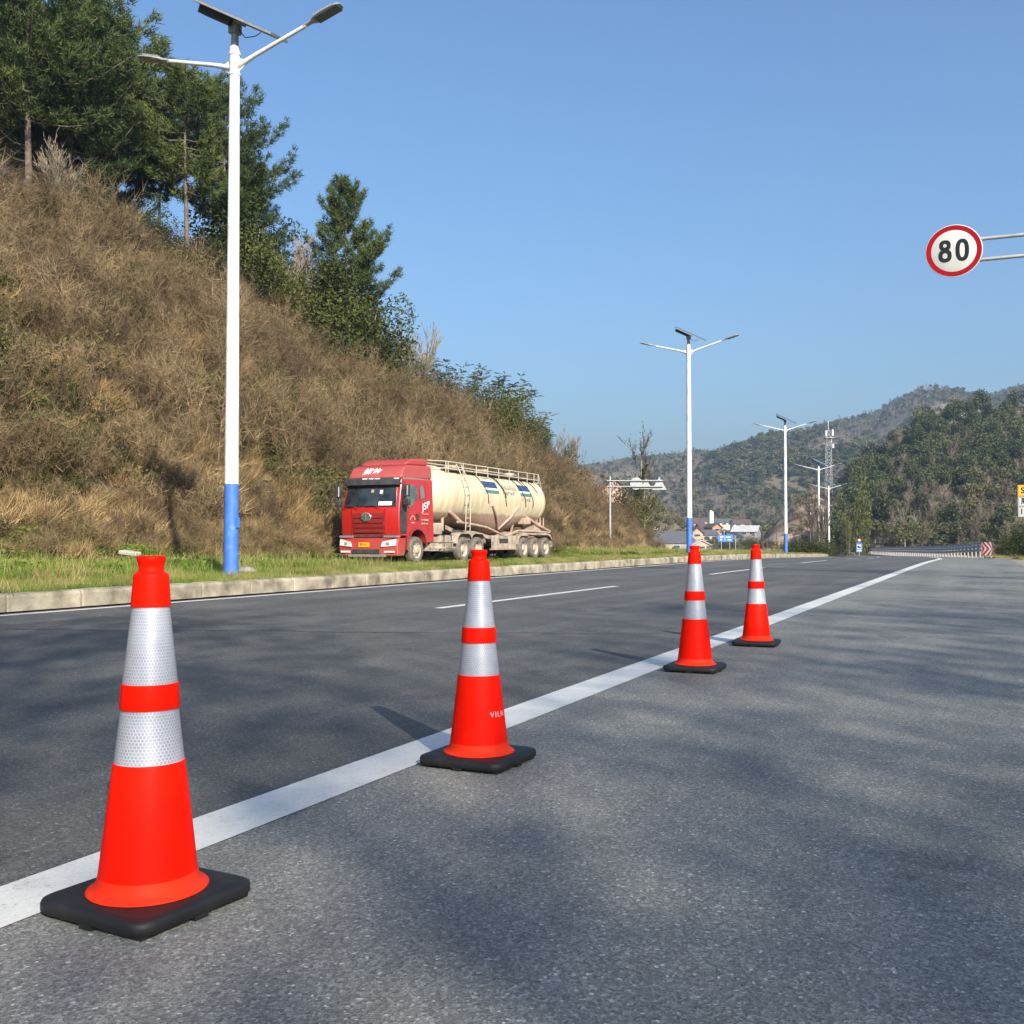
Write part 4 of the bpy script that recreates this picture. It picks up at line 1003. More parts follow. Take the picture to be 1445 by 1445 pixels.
# ================================================================ TRAFFIC CONES
def rrect(s, rad, n=5):
    h = s / 2 - rad; out = []
    for cx, cy, a0 in ((h, h, 0), (-h, h, 90), (-h, -h, 180), (h, -h, 270)):
        for k in range(n + 1):
            a = R(a0 + 90 * k / n); out.append((cx + rad * math.cos(a), cy + rad * math.sin(a)))
    return out
def make_cone():
    root = thing('traffic_cone', 'x', 'traffic cone')
    b = MB(); S = 0.392
    lay = [(0.97, 0.010), (1.0, 0.018), (1.0, 0.034), (0.985, 0.041), (0.955, 0.0445)]
    base_poly = rrect(S, 0.05); n = len(base_poly)
    vs = [(x * k, y * k, z) for k, z in lay for x, y in base_poly]
    fs = [(i * n + j, i * n + (j + 1) % n, (i + 1) * n + (j + 1) % n, (i + 1) * n + j) for i in range(len(lay) - 1) for j in range(n)]
    b.add(vs, fs, 0, True); b.add(vs[:n], [tuple(reversed(range(n)))])
    top = vs[-n:]; inner = [(x * 0.93 * 0.955, y * 0.93 * 0.955, 0.0475) for x, y in base_poly]
    b.add(top + inner, [(j, (j + 1) % n, n + (j + 1) % n, n + j) for j in range(n)], 0, True); b.add(inner, [tuple(range(n))])
    for (x, y) in ((.155, .155), (-.155, .155), (.155, -.155), (-.155, -.155), (.17, 0), (-.17, 0), (0, .17), (0, -.17)):
        b.lathe([(0.020, 0.0), (0.022, 0.012)], 12, mat_axis(x, y)) if False else b.box(x - .022, x + .022, y - .022, y + .022, 0, 0.013)
    b.build('base', 'black_rubber', root)
    f = MB(); f.lathe([(0.168, 0.0480), (0.170, 0.0500), (0.167, 0.0525), (0.158, 0.0560), (0.148, 0.064), (0.141, 0.076), (0.137, 0.092)], 72)
    f.build('flange', 'cone_flange', root)
    m = MB()
    m.lathe([(0.1372, 0.0915), (0.1345, 0.110), (0.1005, 0.372), (0.0995, 0.3755), (0.0965, 0.377)], 72)
    m.build('lower_body', 'cone_orange', root)
    m = MB(); m.lathe([(0.0803, 0.512), (0.0838, 0.5125), (0.0842, 0.515), (0.0800, 0.575), (0.0794, 0.578), (0.0755, 0.5785)], 72); m.build('middle_ring', 'cone_orange', root)
    m = MB(); m.lathe([(0.0520, 0.776), (0.0555, 0.7765), (0.0560, 0.779), (0.0500, 0.853), (0.0490, 0.860), (0.0462, 0.8635), (0.0395, 0.866), (0.0365, 0.870), (0.0350, 0.880),
        (0.0365, 0.889), (0.0395, 0.894), (0.0405, 0.898), (0.0405, 0.9055), (0.0390, 0.9085), (0.0335, 0.9090), (0.0320, 0.905), (0.0300, 0.86), (0.0, 0.84)], 64)
    m.build('top_collar', 'cone_orange', root)
    k = 1 / 0.0096
    m = MB(); m.lathe([(0.0975, 0.3765), (0.0805, 0.5125)], 72, uvscale=k); m.build('reflective_band', 'reflective', root)
    m = MB(); m.lathe([(0.0768, 0.578), (0.0525, 0.7775)], 72, uvscale=k); m.build('reflective_band', 'reflective', root)
    for ch in root.children:
        if ch.name.split('.')[0] != 'base': ch.data.transform(Matrix.Diagonal((0.895, 0.895, 1, 1)))
    return root
cone0 = make_cone()
CONES = [((-0.941, 2.665), 61.0, 'nearest and largest orange traffic cone with two honeycomb reflective bands', ),
         ((-0.141, 4.37), 63.5, 'second orange traffic cone from the left, with white lettering low on its body'),
         ((1.328, 7.43), 66.0, 'third orange traffic cone, standing right of the white line below the second lamp post'),
         ((2.200, 9.21), 68.0, 'smallest and farthest orange traffic cone, standing against the white line')]
cones = []
for i, ((x, y), a, lb) in enumerate(CONES):
    o = cone0 if i == 0 else copy_tree(cone0)
    o.location = (x, y, 0.001); o.rotation_euler = (0, 0, R(a)); o.scale = (1, 1, 0.993); tag(o, lb, group='cones along the white line'); cones.append(o)
# lettering wrapped round the second cone
def wrap_text(s, size, cone_root, ang0, z0, mat='white_print'):
    cu = bpy.data.curves.new('tmp', 'FONT'); cu.body = s; cu.size = size; cu.resolution_u = 3; cu.offset = -0.0003; cu.space_character = 1.25
    to = bpy.data.objects.new('tmp', cu); COL.objects.link(to); dg = bpy.context.evaluated_depsgraph_get()
    me = bpy.data.meshes.new_from_object(to.evaluated_get(dg)); bpy.data.objects.remove(to)
    bm = bmesh.new(); bm.from_mesh(me); bmesh.ops.triangulate(bm, faces=bm.faces)
    bmesh.ops.subdivide_edges(bm, edges=[e for e in bm.edges if e.calc_length() > 0.008], cuts=2)
    for v in bm.verts:
        z = z0 + v.co.y; rr = (0.1345 + (0.1005 - 0.1345) * (z - 0.110) / 0.262) * 0.895 + 0.0012; a = ang0 + v.co.x / rr
        v.co = Vector((rr * math.cos(a), rr * math.sin(a), z))
    bm.to_mesh(me); bm.free(); me.materials.clear(); me.materials.append(M[mat])
    o = bpy.data.objects.new('lettering', me); COL.objects.link(o); o.parent = cone_root
wrap_text('VILN', 0.034, cones[1], R(-90 + 27) - R(63.5), 0.205)

# ================================================================ LAMP POSTS
def make_lamp():
    root = thing('street_lamp', 'x', 'street lamp')
    m = MB(); m.tube([(0, 0, 1.82), (0, 0, 6), (0, 0, 10.62)], [0.139, 0.12, 0.100], 24); m.build('pole', 'pole_white', root)
    m = MB(); m.tube([(0, 0, -0.4), (0, 0, 1.82)], [0.150, 0.1405], 24)
    m.build('blue_base', 'pole_blue', root)
    m = MB(); m.tube([(0, 0, 10.62), (0, 0, 11.0)], [0.078, 0.070], 18); m.box(-.09, .09, -.10, .10, 10.9, 11.18); m.build('neck', 'pole_grey', root)
    # arms along the local X axis
    for sgn in (1, -1):
        m = MB(); m.tube([(sgn * 0.08, 0, 10.22), (sgn * 0.5, 0, 10.36), (sgn * 1.75, 0, 10.70)], [0.062, 0.045, 0.038], 12)
        m.add([(sgn * .08, .006, 10.08), (sgn * .36, .006, 10.29), (sgn * .08, .006, 10.40), (sgn * .08, -.006, 10.08), (sgn * .36, -.006, 10.29), (sgn * .08, -.006, 10.40)], [(0, 1, 2), (5, 4, 3), (0, 3, 4, 1), (1, 4, 5, 2)])
        arm = m.build('arm', 'pole_white' if sgn > 0 else 'pole_white', root)
        mt = Matrix.Translation((sgn * 1.70, 0, 10.69)) @ Matrix.Rotation(-sgn * math.atan2(0.34, 1.25), 4, 'Y') @ (Matrix.Rotation(math.pi, 4, 'Z') if sgn < 0 else Matrix.Identity(4))
        h = MB(); secs = [(0, .045, .04), (.18, .05, .045), (.26, .11, .05), (.45, .155, .05), (.75, .15, .045), (.86, .11, .03), (.90, .05, .015)]
        vs = []
        for x, wy, hz in secs:
            for a in range(12):
                t_ = 2 * math.pi * a / 12; z = math.sin(t_) * hz; z = z if z > 0 else z * 0.45
                vs.append(mt @ Vector((x, math.cos(t_) * wy, z)))
        fs = [(i * 12 + a, i * 12 + (a + 1) % 12, (i + 1) * 12 + (a + 1) % 12, (i + 1) * 12 + a) for i in range(len(secs) - 1) for a in range(12)]
        h.add(vs, fs, 0, True); h.add(vs[-12:], [tuple(range(12))])
        for q in range(7):                    # cooling fins on the back of the lamp head
            x = .30 + q * .065; h.box(x, x + .02, -.11, .11, .04, .068, 0, mt)
        hd = h.build('lamp_head', 'galvanised', root)
        g = MB(); g.box(.30, .84, -.12, .12, -.030, -.0235, 0, mt); lens = g.build('led_panel', 'led_glass', hd)
    for z in (10.05, 10.46):
        m = MB(); m.tube([(0, 0, z), (0, 0, z + 0.05)], 0.116, 24); m.build('clamp_ring', 'pole_white', root)
    # solar panel facing the noon-to-afternoon sun
    pa = thing('solar_panel', None, None); pa.parent = root
    bpy.data.objects.remove(pa)
    e1 = Vector((math.cos(R(24)), 0, -math.sin(R(24)))); e2 = Vector((0.10, math.cos(R(17)), math.sin(R(17)))); e2 = (e2 - e1 * e2.dot(e1)).normalized(); nn = e1.cross(e2)
    c = Vector((0.13, -0.05, 11.17)); pmx = Matrix((( e1.x, e2.x, nn.x, c.x), (e1.y, e2.y, nn.y, c.y), (e1.z, e2.z, nn.z, c.z), (0, 0, 0, 1)))
    turn = Matrix.Rotation(-ROADROT, 4, 'Z')                     # the post is turned with the road, the panel is not
    pmx = turn @ pmx
    m = MB(); m.box(-.86, .86, -.50, .50, -.045, 0.0, 0, pmx); fr = m.build('solar_panel', 'pole_grey', root)
    m = MB()
    for i in range(9):
        for j in range(4): m.box(-.84 + i * .187, -.84 + i * .187 + .178, -.48 + j * .24, -.48 + j * .24 + .23, .0005, .004, 0, pmx)
    cl = m.build('solar_cells', 'solar_cell', fr); cl['kind'] = 'stuff'; cl['label'] = 'dark blue solar cells of the panel'
    m = MB(); m.box(-.80, -.12, -.20, .22, -.20, -.047, 0, pmx); m.build('battery_box', 'dark_metal', root)
    m = MB(); m.box(-.10, .10, -.10, .10, -.10, -.047, 0, pmx); m.build('bracket', 'pole_grey', root)
    m = MB(); q0 = turn @ Vector((.09, -.02, 10.98)); q1 = turn @ Vector((.22, -.05, 10.80)); q2 = turn @ Vector((.42, -.03, 10.84)); q3 = turn @ Vector((.52, 0, 10.93))
    m.tube([q0, q1, q2, q3], 0.010, 6); m.build('cable', 'rope_black', root)
    m = MB(); m.box(.14, .175, -.05, .05, 0.95, 1.15); m.tube([(0, 0, -0.02), (0, 0, 0.03)], 0.20, 20); m.build('base_plate', 'pole_blue', root)
    return root
lamp0 = make_lamp()
LAMPS = [(326, 20.3, None, 'nearest solar street lamp, its tall white pole rising in front of the pines'),
         (973, 51.6, None, 'second solar street lamp, standing behind the third traffic cone'),
         (1109, 83.0, None, 'third solar street lamp, blue foot visible right of the farthest cone'),
         (1156, 114.0, 656, 'fourth solar street lamp, rising behind the bushes at the verge end'),
         (1170, 143.0, 684, 'fifth solar street lamp, just right of the fourth and in front of the mast'),
         (1162, 186.0, 712, 'sixth solar street lamp, low between the fourth and fifth poles'),
         (1144, 250.0, 722, 'small far street lamp left of the fourth pole'),
         (1127, 320.0, 731, 'small far street lamp in front of the orange earth cutting'),
         (1087, 390.0, 741, 'small far street lamp left of the third pole'),
         (1066, 410.0, 743, 'small far street lamp directly behind the farthest traffic cone'),
         (1044, 430.0, 745, 'small far street lamp left of the farthest cone'),
         (1022, 470.0, 748, 'small far street lamp beside the blue direction sign'),
         (1000, 480.0, 751, 'leftmost of the small far street lamps in the village')]
for i, (px, Y, ya, lb) in enumerate(LAMPS):
    o = lamp0 if i == 0 else copy_tree(lamp0)
    x = P(px, 785, Y).x
    if ya is None: z = (0.24, 0.24, -0.36)[i]
    else: z = P(px, ya, Y).z - 10.8
    o.location = (x, Y, z); o.rotation_euler = (0, 0, ROADROT); tag(o, lb, group='solar street lamps along the left verge')

# ================================================================ 80 SIGN ON ITS ARM
sc_ = P(1346, 354, 23.0); Rs = 0.595
root = thing('speed_limit_sign', 'round white speed limit sign with red rim reading 80, hanging from two grey arms', 'road sign', (sc_.x, sc_.y, sc_.z), ROADROT + R(2.5))
ax = Matrix.Rotation(math.pi / 2, 4, 'X')        # local +Z of the disc -> -Y (towards traffic)
m = MB(); m.lathe([(0.0, -0.012), (Rs, -0.012), (Rs + .006, 0.0), (Rs, 0.004), (0, 0.004)], 72, axis=ax); m.build('face', 'sign_white', root)
m = MB(); m.lathe([(Rs * 0.80, 0.0065), (Rs * 0.98, 0.0065)], 72, axis=ax); m.build('red_rim', 'sign_red', root)
def digit_mesh(ch):
    """digits drawn as closed stroke outlines: 8 is two stacked rings, 0 an oval ring"""
    m = MB()
    def ring(cx, cy, ax_, ay, w, z):
        n = 40; vs = []
        for s in (1, 0):
            for k in range(n):
                a = 2 * math.pi * k / n; ca, sa = math.cos(a), math.sin(a)
                e = 0.84; X = math.copysign(abs(ca) ** e, ca); Y_ = math.copysign(abs(sa) ** e, sa)
                vs.append((cx + X * (ax_ - w * (1 - s)), cy + Y_ * (ay - w * (1 - s)), z))
        m.add(vs, [(k, (k + 1) % n, n + (k + 1) % n, n + k) for k in range(n)])
    if ch == '8': ring(0, 0.135, 0.122, 0.125, 0.084, 0.0); ring(0, -0.100, 0.140, 0.150, 0.088, 0.0006)
    else: ring(0, 0.005, 0.142, 0.255, 0.088, 0.0)
    return m
for ch, dx in (('8', -0.185), ('0', 0.175)):
    m = digit_mesh(ch); m.v = [tuple(ax @ Vector((x + dx, y, z + 0.0075))) for x, y, z in m.v]
    m.build('digit', 'sign_black', root, label='black digit %s on the speed limit sign' % ch)
m = MB()
for z in (-0.235, 0.235): m.box(-0.42, 0.42, 0.014, 0.05, z - 0.03, z + 0.03)
m.build('backing_rail', 'galvanised', root)
pole = thing('sign_gantry', 'grey gantry post with two horizontal arms carrying the 80 sign from the right', 'sign post', root.location, ROADROT + R(2.5))
for z in (-0.235, 0.235):
    m = MB(); m.tube([(-0.35, 0.095, z), (4.3, 0.095, z)], 0.043, 14); m.build('arm', 'galvanised', pole)
m = MB(); m.tube([(4.3, 0.095, -sc_.z - 0.1), (4.3, 0.095, 0.6)], [0.15, 0.11], 20); m.build('pole', 'galvanised', pole)
m = MB(); m.box(4.0, 4.6, -.2, .4, -sc_.z - .15, -sc_.z + .06); m.build('foot', 'concrete', pole)
for z in (-0.235, 0.235):
    m = MB(); m.tube([(-.2, .012, z), (-.2, .10, z)], .05, 10); m.tube([(.2, .012, z), (.2, .10, z)], .05, 10); m.build('clamp', 'galvanised', pole)

# ================================================================ ROUTE SIGN AT THE RIGHT EDGE
Ys = 62.0; a = P(1436, 684, Ys); w = 2.3
root = thing('route_sign', 'yellow route plate over two white direction plates, cut off at the right edge', 'road sign', (a.x, a.y, -0.1), ROADROT + R(6))
def zz(y): return P(1440, y, Ys).z + 0.1
for y0, y1, mt, txt, sz in ((684.5, 700.5, 'sign_yellow', 'S209', 0.50), (701.2, 714.5, 'sign_white', '服务区', 0.40), (715.2, 729.5, 'sign_white', '12km', 0.44)):
    z1, z0 = zz(y0), zz(y1)
    m = MB(); m.box(0, w, -.02, .02, z0, z1); pl = m.build('plate', mt, root, bevel=0.01)
    m = MB(); b = .045; t_ = .018
    for (x0, x1, c0, c1) in ((b, w - b, z1 - b - t_, z1 - b), (b, w - b, z0 + b, z0 + b + t_), (b, b + t_, z0 + b + t_, z1 - b - t_), (w - b - t_, w - b, z0 + b + t_, z1 - b - t_)): m.box(x0, x1, -.024, -.020, c0, c1)
    m.build('border', 'sign_black', pl)
    tm = text_mesh('lettering', txt, sz, 'sign_black', pl, Matrix.Translation((0, -.026, (z0 + z1) / 2)) @ Matrix.Rotation(math.pi / 2, 4, 'X'), offset=0.012)
    xs = min(v.co.x for v in tm.data.vertices); tm.data.transform(Matrix.Translation((0.17 - xs, 0, 0)))
for x in (w * .3, w * .7):
    m = MB(); m.tube([(x, .07, -.2), (x, .07, zz(684.5))], .05, 12); m.build('post', 'galvanised', root)

# ================================================================ SIGN GANTRY SEEN FROM BEHIND
Yg = 78.0; b = P(861, 784, Yg); zt = P(861, 672, Yg).z; gz = b.z - 0.15
root = thing('rear_sign_gantry', 'slim grey gantry whose signs show their backs, on the far verge grass', 'sign post', (b.x, Yg, gz), R(-3))
H_ = zt - gz; m = MB(); m.tube([(0, 0, -.3), (0, 0, H_)], [.10, .085], 14); m.build('pole', 'galvanised', root)
for dz in (0.35, 0.80):
    m = MB(); m.tube([(-.25, -.12, H_ - dz), (4.0, -.12, H_ - dz)], .05, 8); m.build('arm', 'galvanised', root)
for x, kind, s, lb in ((2.0, 'c', .47, None), (2.75, 't', .42, None), (3.75, 't', .52, None)):
    n = 28 if kind == 'c' else 3; zc = H_ - 0.56 if kind == 'c' else H_ - 0.72
    o = thing('round_sign' if kind == 'c' else 'triangle_sign', {2.0: 'round grey sign back on the slim gantry', 2.75: 'smaller middle triangular grey sign back on the slim gantry', 3.75: 'larger triangular grey sign back at the gantry tip'}[x], 'road sign', (b.x, Yg, gz), R(-3))
    m = MB(); pg = [(s * 1.25 * math.sin(2 * math.pi * k / n), s * 1.25 * math.cos(2 * math.pi * k / n)) for k in range(n)] if n == 3 else [(s * math.sin(2 * math.pi * k / n), s * math.cos(2 * math.pi * k / n)) for k in range(n)]
    m.prism([(x + p, q) for p, q in pg], -.01, .01, 0, Matrix.Translation((0, .0, zc)) @ Matrix.Rotation(math.pi / 2, 4, 'X')); m.build('plate', 'sign_back', o)
    m = MB(); m.box(x - s * .6, x + s * .6, -.06, -.012, H_ - .84, H_ - .76); m.build('rail', 'galvanised', o)

# ================================================================ GUARDRAIL, WALL AND MARKER BOARD BEYOND THE CREST
gp = [P(1389, 785, 86), P(1330, 785, 110), P(1270, 783, 150), P(1228, 781, 190), P(1178, 780.5, 240)]
gp[0].z = -0.46; gp[1].z = -0.95; gp[2].z = -1.30; gp[3].z = -1.55; gp[4].z = -2.15
poly = []
for i in range(len(gp) - 1):
    n = max(1, int((gp[i + 1] - gp[i]).length / 2.0)); poly += [gp[i].lerp(gp[i + 1], k / n) for k in range(n)]
poly.append(gp[-1])
# smooth the bends a little
for _ in range(6): poly = [poly[0]] + [(poly[i - 1] + poly[i] * 2 + poly[i + 1]) / 4 for i in range(1, len(poly) - 1)] + [poly[-1]]
root = thing('guardrail', 'long steel guardrail with three beams curving left beyond the crest of the road', 'guardrail')
post = MB(); post.box(-.06, .06, -.05, .05, -0.6, 1.1); pme = post.mesh('post', 'rail_post')
for i, p in enumerate(poly): link('post', pme, p, 0.2, parent=root)
for z0 in (0.55, 0.85, 1.12):
    m = MB(); prof = [(0, -.12), (-.05, -.07), (0, -.01), (0, .01), (-.05, .07), (0, .12)]
    vs = []; side = Vector((-1, -.2, 0)).normalized()
    for p in poly:
        for dx, dz in prof: vs.append(p + side * (0.10 - dx) + Vector((0, 0, z0 + dz)))
    n = 6; m.add(vs, [(i * n + k, i * n + k + 1, (i + 1) * n + k + 1, (i + 1) * n + k) for i in range(len(poly) - 1) for k in range(n - 1)]); m.build('beam', 'pole_grey', root)
# pale concrete apron the rail stands on
m = MB()
for i in range(len(poly) - 1):
    a, c = poly[i], poly[i + 1]; s = Vector((1, .2, 0))
    m.add([a - s * 1.2 + Vector((0, 0, -.1)), a + s * 6 + Vector((0, 0, .12)), c + s * 6 + Vector((0, 0, .12)), c - s * 1.2 + Vector((0, 0, -.1))], [(0, 1, 2, 3)])
tag(m.build('concrete_apron', 'concrete_pale'), 'pale concrete strip under the guardrail beyond the crest', kind='structure')
m = MB(); wl_ = [(1178, 774, 250), (1215, 770, 235), (1300, 769, 215), (1400, 765, 175)]
for i in range(len(wl_) - 1):
    a = P(wl_[i][0], wl_[i][1], wl_[i][2]); c = P(wl_[i + 1][0], wl_[i + 1][1], wl_[i + 1][2])
    m.add([(a.x, a.y, -3.5), (c.x, c.y, -3.5), c, a, (a.x, a.y + .4, -3.5), (c.x, c.y + .4, -3.5), (c.x, c.y + .4, c.z), (a.x, a.y + .4, a.z)], [(0, 1, 2, 3), (3, 2, 6, 7), (7, 6, 5, 4)])
tag(m.build('boundary_wall', 'wall_pink'), 'long low pinkish wall behind the guardrail', 'wall')
r = random.Random(3)
for i, (px, lb) in enumerate(((1244, 'left pale block pile on the pinkish wall'), (1256, 'middle pale block pile on the pinkish wall'), (1270, 'right pale block pile on the pinkish wall'))):
    a = P(px, 770.0, 226); m = MB()
    for k in range(5): x = r.uniform(-1, 1); h = r.uniform(.2, .6); m.box(x - .45, x + .45, -.3 + r.uniform(0, .3), .3, -.4, h)
    o = m.build('block_pile', 'wall_white'); o.location = (a.x, a.y + 1, a.z - .1); tag(o, lb, 'rubble', 'block piles on the wall')
a = P(1312, 768.5, 205); m = MB(); m.box(-3.2, 3.2, 0, 3, -1.2, .1); o = thing('low_shed', 'low dark roofed shed just above the guardrail', 'shed', (a.x, 212, a.z - .2)); m.build('wall', 'wall_grey', o)
m = MB(); m.prism([(-3.6, 0), (3.6, 0), (3.3, .45), (-3.3, .45)], -3.4, .4, 0, Matrix.Translation((0, 0, .12)) @ Matrix.Rotation(math.pi / 2, 4, 'X')); m.build('roof', 'roof_slate', o)
# striped marker board at the rail end
a = gp[0]; root = thing('marker_board', 'red and white striped marker board at the near end of the guardrail', 'road sign', (a.x, a.y - .5, a.z), ROADROT)
m = MB(); m.box(-.42, .42, -.03, .03, .12, 1.22); pl = m.build('board', 'board_white', root)
m = MB()
for k in range(-2, 4):
    x0 = -.42 + k * .36
    pg = [(x0, .12), (x0 + .2, .12), (x0 + .62, .67), (x0 + .2, 1.22), (x0, 1.22), (x0 + .42, .67)]
    q = [(min(.42, max(-.42, x)), z) for x, z in pg]
    if max(p[0] for p in q) - min(p[0] for p in q) < .05: continue
    m.add([(x, -.034, z) for x, z in q], [(0, 1, 2, 5), (5, 2, 3, 4)])
m.build('stripes', 'board_red', pl)
for x in (-.3, .3): m = MB(); m.tube([(x, .05, -.2), (x, .05, 1.2)], .04, 8); m.build('post', 'galvanised', root)
# blue sign with a small round sign above it
a = P(1212.5, 786, 150); root = thing('blue_road_sign', 'blue sign with a white car pictogram under a small round red rimmed sign', 'road sign', (a.x, 150, a.z), ROADROT * .4)
k = 150 / F
m = MB(); m.tube([(0, .05, -.3), (0, .05, 27 * k)], .05, 8); m.build('post', 'galvanised', root)
m = MB(); m.box(-4 * k, 4 * k, -.03, .0, 7 * k, 20 * k); pl = m.build('plate', 'sign_blue', root)
m = MB(); m.box(-2.9 * k, 2.9 * k, -.036, -.032, 11 * k, 17.5 * k); m.build('panel', 'sign_white', pl)
m = MB(); m.prism([(-2.4 * k, 13 * k), (2.0 * k, 12.2 * k), (2.6 * k, 14 * k), (.6 * k, 14.6 * k), (-.6 * k, 16 * k), (-2.2 * k, 15.6 * k)], .038, .042, 0, Matrix.Rotation(math.pi / 2, 4, 'X')); m.build('pictogram', 'sign_black', pl)
m = MB(); m.box(-3.2 * k, 3.2 * k, -.036, -.032, 8 * k, 9.6 * k); m.build('caption', 'sign_white', pl)
m = MB(); m.lathe([(0, 0), (2.8 * k, 0), (2.8 * k, .02), (0, .02)], 24, axis=Matrix.Translation((0, -.02, 23.5 * k)) @ ax); rd_ = m.build('round_plate', 'sign_white', root)
m = MB(); m.lathe([(1.9 * k, .03), (2.75 * k, .03)], 24, axis=Matrix.Translation((0, -.02, 23.5 * k)) @ ax); m.build('rim', 'sign_red', rd_)

# ================================================================ MASTS
def lattice(root, H, w0, w1, n, rad, mat, name='leg'):
    def wd(z): return w0 + (w1 - w0) * z / H
    cs = [(-1, -1), (1, -1), (1, 1), (-1, 1)]
    for c in cs:
        m = MB(); m.tube([(c[0] * w0 / 2, c[1] * w0 / 2, 0), (c[0] * w1 / 2, c[1] * w1 / 2, H)], rad, 5); m.build('leg', mat, root)
    m = MB()
    for k in range(n):
        z0 = H * k / n; z1 = H * (k + 1) / n
        for i in range(4):
            a, c = cs[i], cs[(i + 1) % 4]
            p = lambda q, z: (q[0] * wd(z) / 2, q[1] * wd(z) / 2, z)
            m.tube([p(a, z0), p(c, z1)], rad * .7, 4, cap=False); m.tube([p(c, z0), p(a, z1)], rad * .7, 4, cap=False); m.tube([p(a, z1), p(c, z1)], rad * .7, 4, cap=False)
    m.build('bracing', mat, root)
a = P(1170, 745, 300); root = thing('telecom_mast', 'tall white lattice telecom mast with antenna drums behind the lamp posts', 'mast', (a.x, 300, a.z - 6)); Hm = P(1170, 608, 300).z - (a.z - 6)
lattice(root, Hm, 1.9, 1.3, 16, .07, 'galvanised')
m = MB(); m.tube([(0, 0, Hm), (0, 0, Hm + 3)], .07, 6); m.build('spike', 'pole_white', root)
for k, (x, y, z, s) in enumerate(((.95, -.9, -.6, .9), (-.95, -.9, -.8, .8), (1.0, .9, -2.5, .8), (1.1, -.8, -4.5, .6))):
    m = MB(); m.tube([(x, y, Hm + z - s), (x, y, Hm + z + s)], .30, 10); m.build('antenna', 'pole_white', root)
m = MB(); m.box(-1.3, 1.3, -1.3, 1.3, Hm - 2.2, Hm - 2.1); m.build('platform', 'galvanised', root)
for px, yb, yt, Y, lb in ((1143, 658, 624, 1000, 'grey lattice power pylon on the far slope beside the third lamp post'), (1104, 655, 622, 1080, 'fainter lattice power pylon left of the other on the far slope')):
    a = P(px, yb, Y); Hp = P(px, yt, Y).z - a.z + 6; root = thing('power_pylon', lb, 'pylon', (a.x, Y, a.z - 6), 0.4, 'power pylons on the far slope')
    lattice(root, Hp * .8, 4.5, 1.6, 8, .22, 'galvanised')
    m = MB(); m.tube([(-.8, 0, Hp * .8), (-3.2, 0, Hp), (3.2, 0, Hp), (.8, 0, Hp * .8)], .2, 4); m.tube([(-4.2, 0, Hp * .99), (4.2, 0, Hp * .99)], .2, 4); m.build('cross_arm', 'galvanised', root)

# ================================================================ VILLAGE
def house(px, Y, wpx, ybase, yeave, yroof, wall, roof, label, rot=0.0, depth=8, gable=False, cat='house', name='house', floors=1, nwin=3, door=True):
    a = P(px, ybase, Y); k = Y / F; W = wpx * k; He = (ybase - yeave) * k; Hr = (ybase - yroof) * k
    root = thing(name, label, cat, (a.x, Y, a.z), rot); d = depth
    m = MB(); m.box(-W / 2, W / 2, 0, d, -2, He)
    if gable: m.add([(-W / 2, 0, He), (W / 2, 0, He), (0, 0, Hr), (-W / 2, d, He), (W / 2, d, He), (0, d, Hr)], [(0, 1, 2), (5, 4, 3)])
    else: m.add([(-W / 2, 0, He), (-W / 2, d, He), (-W / 2, d / 2, Hr), (W / 2, 0, He), (W / 2, d, He), (W / 2, d / 2, Hr)], [(0, 2, 1), (3, 4, 5)])
    m.build('wall', wall, root)
    m = MB(); o = .45; t_ = .22
    if gable:
        sl = (Hr - He) / (W / 2)
        for s in (-1, 1):
            v = [(0, -o, Hr), (0, d + o, Hr), (s * (W / 2 + o), d + o, He - o * sl), (s * (W / 2 + o), -o, He - o * sl)]
            m.add(v + [(x, y, z + t_) for x, y, z in v], [(0, 1, 2, 3), (4, 5, 6, 7), (0, 1, 5, 4), (1, 2, 6, 5), (2, 3, 7, 6), (3, 0, 4, 7)])
    else:
        sl = (Hr - He) / (d / 2)
        for s in (0, 1):
            y1 = -o if s == 0 else d + o
            v = [(-W / 2 - o, d / 2, Hr), (W / 2 + o, d / 2, Hr), (W / 2 + o, y1, He - o * sl), (-W / 2 - o, y1, He - o * sl)]
            m.add(v + [(x, y, z + t_) for x, y, z in v], [(0, 1, 2, 3), (4, 5, 6, 7), (0, 1, 5, 4), (1, 2, 6, 5), (2, 3, 7, 6), (3, 0, 4, 7)])
    m.build('roof', roof, root)
    fh = He / floors
    for f_ in range(floors):
        for i in range(nwin):
            x = -W / 2 + W * (i + .5) / nwin; ww = min(1.0, W / nwin * .3)
            m = MB(); m.box(x - ww - .12, x + ww + .12, -.10, -.003, fh * f_ + fh * .32, fh * f_ + fh * .80); wn_ = m.build('window', 'wall_white' if wall != 'wall_white' else 'wall_grey', root)
            m = MB(); m.box(x - ww, x + ww, -.13, -.105, fh * f_ + fh * .36, fh * f_ + fh * .76); m.build('pane', 'window_dark', wn_)
    if door:
        m = MB(); x = W * .38; m.box(x - .5, x + .5, -.09, -.002, 0, min(2.2, fh * .85)); m.build('door', 'roof_brown', root)
    return root
V = 'houses of the village in the valley'
